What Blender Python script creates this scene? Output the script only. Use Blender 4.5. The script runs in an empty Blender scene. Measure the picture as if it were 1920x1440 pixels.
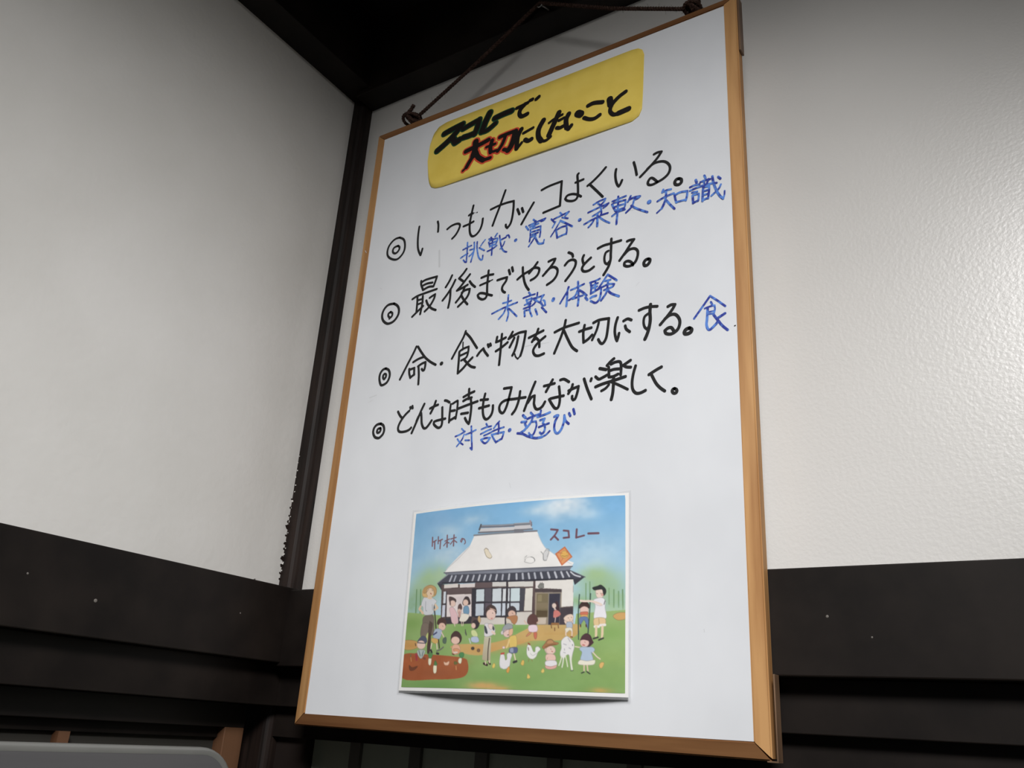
import bpy, bmesh, math, random
import numpy as np
from mathutils import Vector, Matrix
random.seed(7)
SC = bpy.context.scene
COL = SC.collection

# ---------------------------------------------------------------- camera
cam_data = bpy.data.cameras.new('camera')
cam_data.sensor_fit = 'HORIZONTAL'; cam_data.sensor_width = 36.0
cam_data.lens = 1632.909 / 1920 * 36.0
cam_data.clip_start = 0.01
cam = bpy.data.objects.new('camera', cam_data); COL.objects.link(cam)
cm = Matrix([[0.842394,0.153194,0.516627],[0.535547,-0.344187,-0.771184],[0.059676,0.926319,-0.371984]]).to_4x4(); cm.translation = Vector([0.85774,-0.84097,0.00777])
cam.matrix_world = cm
SC.camera = cam

# ---------------------------------------------------------------- world, lamp, exposure
SC.view_settings.view_transform = 'Standard'; SC.view_settings.look = 'None'
SC.view_settings.gamma = 1.0; SC.view_settings.use_curve_mapping = False
SC.view_settings.exposure = 0.0
W = bpy.data.worlds.new('world'); SC.world = W; W.use_nodes = True
W.node_tree.nodes['Background'].inputs[0].default_value = (0.9, 0.95, 1.0, 1)
W.node_tree.nodes['Background'].inputs[1].default_value = 0.02
def area(name, loc, rot, size, energy, color, spread=180):
    l = bpy.data.lights.new(name, 'AREA'); l.shape = 'RECTANGLE'; l.size = size[0]; l.size_y = size[1]
    l.energy = energy; l.color = color; l.spread = math.radians(spread)
    o = bpy.data.objects.new(name, l); COL.objects.link(o); o.location = loc; o.rotation_euler = rot
    return o
# the room's adjustable ceiling lamp, out of frame to the upper right, turned towards the corner
lamp = area('room_lamp', (1.12, -1.27, 1.07), (0, 0, 0), (0.45, 0.45), 8.9, (1.0, 0.985, 0.97), 79)
lamp.rotation_euler = Vector((-.465, .61, -.625)).to_track_quat('-Z', 'Y').to_euler()

# weak added fill behind the camera, no real window; lifts the shaded doors
area('fill_light', (1.2, -3.15, -.25), (math.radians(90), 0, 0), (1.3, 1.0), 1.3, (.94, .97, 1.0))

# ---------------------------------------------------------------- helpers
def mat(name):
    m = bpy.data.materials.new(name); m.use_nodes = True
    nt = m.node_tree; b = nt.nodes['Principled BSDF']
    return m, nt, b
def srgb(r, g, b):
    f = lambda c: (c/255/12.92) if c/255 <= 0.04045 else ((c/255+0.055)/1.055)**2.4
    return (f(r), f(g), f(b), 1)
def noise_mat(name, c1, c2, scale=(10,10,10), rough=0.6, bump=0.0, bscale=None, detail=4, spec=0.5, lo=.35, hi=.65):
    m, nt, b = mat(name)
    tc = nt.nodes.new('ShaderNodeTexCoord'); mp = nt.nodes.new('ShaderNodeMapping'); mp.inputs['Scale'].default_value = scale
    n = nt.nodes.new('ShaderNodeTexNoise'); n.inputs['Scale'].default_value = 1; n.inputs['Detail'].default_value = detail
    r = nt.nodes.new('ShaderNodeValToRGB'); r.color_ramp.elements[0].position = lo; r.color_ramp.elements[1].position = hi
    r.color_ramp.elements[0].color = (*c1[:3], 1); r.color_ramp.elements[1].color = (*c2[:3], 1)
    L = nt.links.new
    L(tc.outputs['Object'], mp.inputs['Vector']); L(mp.outputs['Vector'], n.inputs['Vector'])
    L(n.outputs['Fac'], r.inputs['Fac']); L(r.outputs['Color'], b.inputs['Base Color'])
    b.inputs['Roughness'].default_value = rough; b.inputs['Specular IOR Level'].default_value = spec
    if bump:
        bp = nt.nodes.new('ShaderNodeBump'); bp.inputs['Strength'].default_value = bump; bp.inputs['Distance'].default_value = 0.002
        if bscale:
            n2 = nt.nodes.new('ShaderNodeTexNoise'); n2.inputs['Scale'].default_value = bscale; n2.inputs['Detail'].default_value = 3
            L(tc.outputs['Object'], n2.inputs['Vector']); L(n2.outputs['Fac'], bp.inputs['Height'])
        else: L(n.outputs['Fac'], bp.inputs['Height'])
        L(bp.outputs['Normal'], b.inputs['Normal'])
    return m
def obj(name, bm_or_mesh, material, parent=None, smooth=False):
    if isinstance(bm_or_mesh, bmesh.types.BMesh):
        me = bpy.data.meshes.new(name); bm_or_mesh.to_mesh(me); bm_or_mesh.free()
    else: me = bm_or_mesh
    me.materials.append(material)
    if smooth:
        for p in me.polygons: p.use_smooth = True
    o = bpy.data.objects.new(name, me); COL.objects.link(o)
    if parent:
        base = Vector((0, 0, 0)); q = parent
        while q: base += q.location; q = q.parent
        me.transform(Matrix.Translation(-base)); o.parent = parent
    return o
def thing(name, label, cat, loc, group=None):
    o = bpy.data.objects.new(name, None); COL.objects.link(o); o.location = loc; o.empty_display_size = .05
    o['label'] = label; o['category'] = cat
    if group: o['group'] = group
    return o
def tag(o, label, cat, group=None):
    o['label'] = label; o['category'] = cat
    if group: o['group'] = group
    return o
def struct(name, bm, m, label=None):
    o = obj(name, bm, m); o['kind'] = 'structure'
    if label: o['label'] = label
    return o
def add_box(bm, lo, hi, bevel=0.0):
    r = bmesh.ops.create_cube(bm, size=1.0)
    vs = r['verts']
    for v in vs:
        v.co = Vector([(lo[i]+hi[i])/2 + v.co[i]*(hi[i]-lo[i]) for i in range(3)])
    if bevel:
        es = list({e for v in vs for e in v.link_edges})
        bmesh.ops.bevel(bm, geom=es, offset=bevel, segments=2, affect='EDGES', profile=.5)
def box(lo, hi, bevel=0.0):
    bm = bmesh.new(); add_box(bm, lo, hi, bevel); return bm
def prism(poly, axis, a, b, bm=None):
    # poly: 2D points in the two remaining axes (order x,y / x,z / y,z), extruded along axis
    bm = bm or bmesh.new(); idx = [i for i in range(3) if i != axis]
    def mk(p, t):
        c = [0, 0, 0]; c[idx[0]] = p[0]; c[idx[1]] = p[1]; c[axis] = t; return bm.verts.new(c)
    A = [mk(p, a) for p in poly]; B = [mk(p, b) for p in poly]
    n = len(poly)
    for i in range(n): bm.faces.new((A[i], A[(i+1) % n], B[(i+1) % n], B[i]))
    bm.faces.new(A[::-1]); bm.faces.new(B)
    bmesh.ops.recalc_face_normals(bm, faces=bm.faces[:])
    return bm
def add_tube(bm, pts, r, seg=8, cap=True):
    pts = [Vector(p) for p in pts]; n = len(pts); rings = []
    up = Vector((0.13, 0.31, 0.94))
    for i, p in enumerate(pts):
        t = (pts[min(i+1, n-1)] - pts[max(i-1, 0)]).normalized()
        a = t.cross(up)
        if a.length < 1e-4: a = t.cross(Vector((1, 0, 0)))
        a.normalize(); c = t.cross(a).normalized()
        rr = r(i/(n-1)) if callable(r) else r
        rings.append([bm.verts.new(p + rr*(math.cos(2*math.pi*k/seg)*a + math.sin(2*math.pi*k/seg)*c)) for k in range(seg)])
        up = c if False else up
    for i in range(n-1):
        for k in range(seg):
            bm.faces.new((rings[i][k], rings[i][(k+1) % seg], rings[i+1][(k+1) % seg], rings[i+1][k]))
    if cap:
        bm.faces.new(rings[0][::-1]); bm.faces.new(rings[-1])
def smooth_line(P, closed=False, step=6):
    """Catmull-Rom through the points, kept sharp where the stroke turns a corner."""
    P = [np.array(p, float) for p in P]
    if len(P) < 3: return [P]
    runs = [[P[0]]]
    if not closed:
        for i in range(1, len(P)-1):
            a = P[i]-P[i-1]; b = P[i+1]-P[i]
            c = a.dot(b)/(np.linalg.norm(a)*np.linalg.norm(b)+1e-9)
            runs[-1].append(P[i])
            if c < 0.26: runs.append([P[i]])
        runs[-1].append(P[-1])
    else: runs = [P]
    out = []
    for R in runs:
        if len(R) < 3 and not closed: out.append(R); continue
        n = len(R); Q = []
        rng = n if closed else n-1
        for i in range(rng):
            if closed: p0, p1, p2, p3 = R[i-1], R[i], R[(i+1) % n], R[(i+2) % n]
            else: p0, p1, p2, p3 = R[max(i-1, 0)], R[i], R[i+1], R[min(i+2, n-1)]
            for k in range(step):
                t = k/step
                Q.append(0.5*((2*p1)+(-p0+p2)*t+(2*p0-5*p1+4*p2-p3)*t*t+(-p0+3*p1-3*p2+p3)*t**3))
        if not closed: Q.append(R[-1])
        out.append(Q)
    return out
def add_ribbon(bm, line, w, place):
    """Flat marker stroke of width w with round ends; place(x, z) gives the 3D point."""
    n = len(line)
    if n < 2: return
    L = []; Rr = []
    for i in range(n):
        a = line[max(i-1, 0)]; b = line[min(i+1, n-1)]
        t = b-a; t = t/(np.linalg.norm(t)+1e-12); nrm = np.array([-t[1], t[0]])
        L.append(bm.verts.new(place(*(line[i]+nrm*w/2)))); Rr.append(bm.verts.new(place(*(line[i]-nrm*w/2))))
    for i in range(n-1):
        bm.faces.new((L[i], L[i+1], Rr[i+1], Rr[i]))
    for i, s in ((0, -1), (n-1, 1)):
        a = line[0 if i == 0 else n-2]; b = line[1 if i == 0 else n-1]
        t = (b-a); t = s*t/(np.linalg.norm(t)+1e-12); nrm = np.array([-t[1], t[0]])
        c = bm.verts.new(place(*line[i])); arc = [L[i] if s == 1 else Rr[i]]
        m = 8; sg = 1 if s == 1 else 1
        arc = [bm.verts.new(place(*(line[i]+w/2*(math.cos(math.pi*k/m)*nrm+math.sin(math.pi*k/m)*t)))) for k in range(m+1)]
        for k in range(m): bm.faces.new((c, arc[k], arc[k+1]))
def writing(strokes, place, grow=0.0):
    bm = bmesh.new(); lift = 0.0
    for w, P in strokes:
        pts = [(P[i]*1e-4, P[i+1]*1e-4) for i in range(0, len(P), 2)]
        for run in smooth_line(pts):
            lift += 4e-6                                     # ink laid over ink, so strokes never share a plane
            add_ribbon(bm, [np.array(q) for q in run], (w*1e-4)+grow, lambda x, z: place(x, z)-Vector((0, lift, 0)))
    for f in bm.faces:
        f.normal_update()
        if f.normal.y > 0: f.normal_flip()
    return bm

# ---------------------------------------------------------------- materials
M_plaster = noise_mat('white_plaster', (.73,.715,.69), (.79,.775,.75), (3,3,3), rough=.33, bump=.13, bscale=270, spec=1.0)
M_plaster_l = noise_mat('white_plaster_trowelled', (.69,.675,.645), (.76,.745,.72), (4,4,4), rough=.6, bump=.22, bscale=90, spec=.3)
M_dark = noise_mat('smoked_dark_wood', (.0065,.0045,.0038), (.0145,.0105,.0086), (14,14,14), rough=.55, bump=.12, detail=6, spec=.2)
M_post = noise_mat('smoked_post_wood', (.006,.0038,.0032), (.024,.0145,.0115), (70,70,6), rough=.55, bump=.35, detail=6, spec=.22)
M_ceil = noise_mat('sooted_ceiling_boards', (.006,.005,.005), (.012,.010,.010), (6,40,6), rough=.7, spec=.2)
M_floor = noise_mat('tatami', (.36,.33,.20), (.44,.40,.26), (8,200,8), rough=.8)
M_brown = noise_mat('brown_door_wood', (.085,.036,.016), (.155,.074,.037), (20,20,4), rough=.55)
M_dbrown = noise_mat('dark_door_wood', (.008,.0045,.0035), (.014,.008,.006), (12,12,12), rough=.6)
M_paper = noise_mat('aged_door_paper', (.022,.020,.016), (.032,.029,.024), (5,5,5), rough=.9)
M_green = noise_mat('grey_green_door_panel', (.33,.36,.30), (.42,.45,.38), (6,6,2), rough=.6)
M_batten = noise_mat('door_batten_wood', (.10,.095,.085), (.15,.14,.125), (10,10,4), rough=.6)
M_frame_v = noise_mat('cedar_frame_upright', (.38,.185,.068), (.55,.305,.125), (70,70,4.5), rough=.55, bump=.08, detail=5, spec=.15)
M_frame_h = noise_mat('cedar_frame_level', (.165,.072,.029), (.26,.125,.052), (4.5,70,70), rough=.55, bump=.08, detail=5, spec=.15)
M_strip = noise_mat('bent_edge_strip', (.10,.055,.03), (.22,.13,.075), (40,40,10), rough=.5)
M_board = noise_mat('whiteboard_enamel', (.73,.75,.785), (.785,.805,.84), (9,9,7), rough=.33, spec=.4, detail=3)
M_black, _, b = mat('black_marker'); b.inputs['Base Color'].default_value = (.008,.008,.009,1); b.inputs['Roughness'].default_value = .55
M_blue = noise_mat('blue_marker', (.028,.045,.32), (.11,.26,.72), (170,170,170), rough=.5, detail=2, lo=.42, hi=.6)
M_yellow = noise_mat('yellow_card', (.83,.62,.11), (.89,.68,.14), (30,30,30), rough=.6, spec=.3)
M_ink, _, b = mat('title_ink'); b.inputs['Base Color'].default_value = (.010,.007,.006,1); b.inputs['Roughness'].default_value = .5
M_gink, _, b = mat('green_ink'); b.inputs['Base Color'].default_value = (.012,.075,.032,1); b.inputs['Roughness'].default_value = .5
M_rink, _, b = mat('red_ink'); b.inputs['Base Color'].default_value = (.72,.085,.04,1); b.inputs['Roughness'].default_value = .5
M_white, _, b = mat('picture_paper_white'); b.inputs['Base Color'].default_value = (.86,.86,.85,1); b.inputs['Roughness'].default_value = .35
M_rope = noise_mat('brown_hemp', (.030,.017,.013), (.085,.05,.04), (300,300,300), rough=.9, spec=.1)
M_metal, _, b = mat('dull_steel'); b.inputs['Base Color'].default_value = (.32,.31,.30,1); b.inputs['Metallic'].default_value = .8; b.inputs['Roughness'].default_value = .45
M_rust, _, b = mat('dark_screw_metal'); b.inputs['Base Color'].default_value = (.06,.045,.04,1); b.inputs['Metallic'].default_value = .7; b.inputs['Roughness'].default_value = .5
M_nail, _, b = mat('pale_nail_head'); b.inputs['Base Color'].default_value = (.16,.145,.13,1); b.inputs['Roughness'].default_value = .6
M_panel = noise_mat('grey_panel_face', (.085,.083,.088), (.105,.102,.107), (2,2,60), rough=.5)
M_rim = noise_mat('pale_panel_rim', (.16,.16,.152), (.195,.195,.185), (8,8,8), rough=.4)
M_mould = noise_mat('crumbled_plaster', (.03,.03,.026), (.20,.19,.17), (160,160,160), rough=.95)
# laminate film: clear plastic, mostly see-through with a soft sheen
M_film, nt, b = mat('laminate_film')
tr = nt.nodes.new('ShaderNodeBsdfTransparent'); mx = nt.nodes.new('ShaderNodeMixShader'); mx.inputs[0].default_value = .22
b.inputs['Base Color'].default_value = (.72,.73,.74,1); b.inputs['Roughness'].default_value = .25
nt.links.new(tr.outputs[0], mx.inputs[1]); nt.links.new(b.outputs[0], mx.inputs[2]); nt.links.new(mx.outputs[0], nt.nodes['Material Output'].inputs[0])
# printed picture: the colours lie in the sheet's own colour layer
M_print, nt, b = mat('printed_picture_ink')
at = nt.nodes.new('ShaderNodeAttribute'); at.attribute_name = 'ink'
nt.links.new(at.outputs['Color'], b.inputs['Base Color']); b.inputs['Roughness'].default_value = .35; b.inputs['Specular IOR Level'].default_value = .35

# ---------------------------------------------------------------- the room
YP, XL = 0.075, -0.122            # plaster faces: back wall and left wall
FZ, CZ = -1.45, 1.20
struct('floor', box((XL-.3, -3.3, FZ-.05), (3.2, .4, FZ)), M_floor)
struct('ceiling', box((XL-.3, -3.3, CZ), (3.2, .4, CZ+.05)), M_ceil)
struct('wall_back', box((XL-.2, YP, .06), (3.2, YP+.08, CZ)), M_plaster)
struct('wall_left', box((XL-.08, -3.3, .06), (XL, YP, CZ)), M_plaster_l)
struct('wall_right', box((3.1, -3.3, FZ), (3.2, YP, CZ)), M_plaster_l)
struct('wall_front', box((XL, -3.3, FZ), (3.1, -3.2, CZ)), M_plaster_l)
# dark timbers
nag_b = struct('trim_1', box((-.075, .020, .0730), (3.1, YP+.01, .1735), .0015), M_dark)
nag_l = struct('trim_2', box((XL-.01, -3.2, .0772), (-.0636, YP, .1765), .0015), M_dark)
struct('trim_3', box((-.095, .044, .0235), (3.1, YP+.06, .0730), .001), M_dark)
struct('trim_4', box((XL-.06, -3.2, .0235), (-.084, YP, .0772), .001), M_dark)
up_b = struct('trim_5', box((-.0995, .030, 1.042), (3.1, YP+.01, CZ), .0015), M_dark)
struct('trim_6', box((XL-.01, -3.2, 1.052), (-.070, YP, CZ), .0015), M_dark)
# corner post with a planed-off edge
post = [(XL-.05, YP+.05), (XL-.05, .050), (-.1100, .050), (-.1060, .0515), (-.1025, .0545), (-.1003, .0585), (-.0995, .0625), (-.0995, YP+.05)]
struct('trim_7', prism(post, 2, FZ, CZ), M_post)
def nail(parent, c, r, axis):
    bm = bmesh.new()
    bmesh.ops.create_uvsphere(bm, u_segments=10, v_segments=6, radius=r)
    for v in bm.verts: v.co[axis] *= .35; v.co += Vector(c)
    obj('nail_head', bm, M_nail, parent)
for c, r in (((-.0636, -.263, .1165), .0021), ((-.0636, -.345, .132), .0012), ((-.0636, -.06, .131), .0010)): nail(nag_l, c, r, 0)
for c, r in (((.652, .020, .127), .0014), ((.69, .020, .108), .0009)): nail(nag_b, c, r, 1)
# crumbled plaster beside the foot of the post
def crumbs(parent, name, spots, m, place, n=9):
    bm = bmesh.new()
    for a, b_, r in spots:
        V = [bm.verts.new(place(a+r*random.uniform(.5, 1.25)*math.cos(2*math.pi*k/n), b_+r*random.uniform(.45, 1.1)*math.sin(2*math.pi*k/n))) for k in range(n)]
        bm.faces.new(V)
    return obj(name, bm, m, parent)
wl = bpy.data.objects['wall_left']
crumbs(wl, 'crumbled_patch', [(.002, .181, .004), (-.003, .180, .003), (.0075, .183, .0035), (.012, .180, .004), (.0165, .179, .003), (-.008, .179, .002), (.004, .187, .0018)], M_mould, lambda a, b_: (XL+.0004, a, b_))
crumbs(wl, 'torn_plaster_edge', [(.0475, .186+.0105*k+random.uniform(-.003, .003), random.uniform(.0015, .0042)) for k in range(13)], M_post, lambda a, b_: (XL+.0005, a+.001, b_))
crumbs(bpy.data.objects['trim_7'], 'plaster_flake', [(XL+random.uniform(.0005, .003), .205+.012*k+random.uniform(-.004, .004), random.uniform(.0008, .0022)) for k in range(16)], M_plaster_l, lambda a, b_: (a, .0497, b_), 7)
# sliding doors under the timbers
d1 = struct('door_1', box((XL-.020, -3.2, -.0065), (XL+.001, .028, .0235), .001), M_dbrown)
bm = bmesh.new(); add_box(bm, (XL-.024, -3.2, FZ), (XL-.018, .028, -.0065)); obj('door_pane', bm, M_paper, d1)
obj('top_rail', box((XL-.022, -3.2, -.0195), (XL-.012, .028, -.0065)), M_dark, d1)
obj('stile', box((XL-.020, -.004, FZ), (XL+.001, .028, -.0065), .001), M_brown, d1)
for k in range(8):
    y = -.222-.212*k
    obj('muntin', box((XL-.020, y-.008, FZ), (XL-.006, y+.006, -.0195)), M_brown, d1)
d2 = struct('door_2', box((-.0995, .060, -.0145), (3.1, .100, .0235)), M_dark)
obj('door_panel', box((-.055, .086, FZ), (3.1, .095, -.0145)), M_green, d2)
obj('stile', box((-.0995, .070, FZ), (-.045, .098, -.0145)), M_dbrown, d2)
for k in range(30):
    x = -.02+.0985*k
    obj('batten', box((x+.045, .080, FZ), (x+.062, .087, -.0145)), M_batten, d2)

# ---------------------------------------------------------------- whiteboard
WB = thing('whiteboard', 'tall white marker board with orange-brown wooden frame hung on the wall', 'whiteboard', (.3, .010, 0))
def mitre(name, a, b, ia, ib, m):
    # a, b outer corners and ia, ib inner corners in (x, z); the face slopes back towards the outer edge
    bm = bmesh.new(); F = [(a, .0033), (b, .0033), (ib, -.0012), (ia, -.0012)]
    A = [bm.verts.new((p[0], y, p[1])) for p, y in F]; B = [bm.verts.new((p[0], .0185, p[1])) for p, y in F]
    for i in range(4): bm.faces.new((A[i], A[(i+1) % 4], B[(i+1) % 4], B[i]))
    bm.faces.new(A); bm.faces.new(B)
    bmesh.ops.recalc_face_normals(bm, faces=bm.faces[:])
    es = [e for e in bm.edges if (e.verts[0].co-e.verts[1].co).length > .2]
    bmesh.ops.bevel(bm, geom=es, offset=.0014, segments=3, affect='EDGES')
    return obj(name, bm, m, WB)
TL, TR, BR, BL = (-.0019, .9025), (.5986, .9039), (.5989, -.0008), (-.0037, .0019)
iTL, iTR, iBR, iBL = (.0177, .8848), (.5823, .8898), (.5839, .0142), (.0159, .0169)
g = .0005
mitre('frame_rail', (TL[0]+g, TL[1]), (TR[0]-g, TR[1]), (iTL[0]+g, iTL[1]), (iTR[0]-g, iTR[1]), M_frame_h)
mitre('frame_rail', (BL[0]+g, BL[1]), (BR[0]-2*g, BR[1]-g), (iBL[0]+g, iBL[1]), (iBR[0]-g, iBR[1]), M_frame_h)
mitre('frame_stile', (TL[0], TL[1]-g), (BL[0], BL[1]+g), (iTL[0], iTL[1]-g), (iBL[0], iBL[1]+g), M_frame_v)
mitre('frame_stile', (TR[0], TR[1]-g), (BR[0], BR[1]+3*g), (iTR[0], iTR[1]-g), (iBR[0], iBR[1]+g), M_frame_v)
obj('writing_surface', box((.0160, 0.0, .0143), (.5838, .012, .8896)), M_board, WB)
o = obj('edge_strip', box((.5992, .004, .814), (.6016, .017, .9005), .0004), M_strip, WB); o['label'] = 'dark strip along the top right side of the frame'
bm = bmesh.new(); add_box(bm, (.6030, .004, -.0012), (.6044, .018, .0735), .0003); add_box(bm, (.594, .004, -.0026), (.6044, .018, -.0012), .0003)
o = obj('edge_strip', bm, M_strip, WB); o['label'] = 'bent strip coming loose at the bottom right corner'
flat = lambda x, z: Vector((x, -.00025, z))
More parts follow.
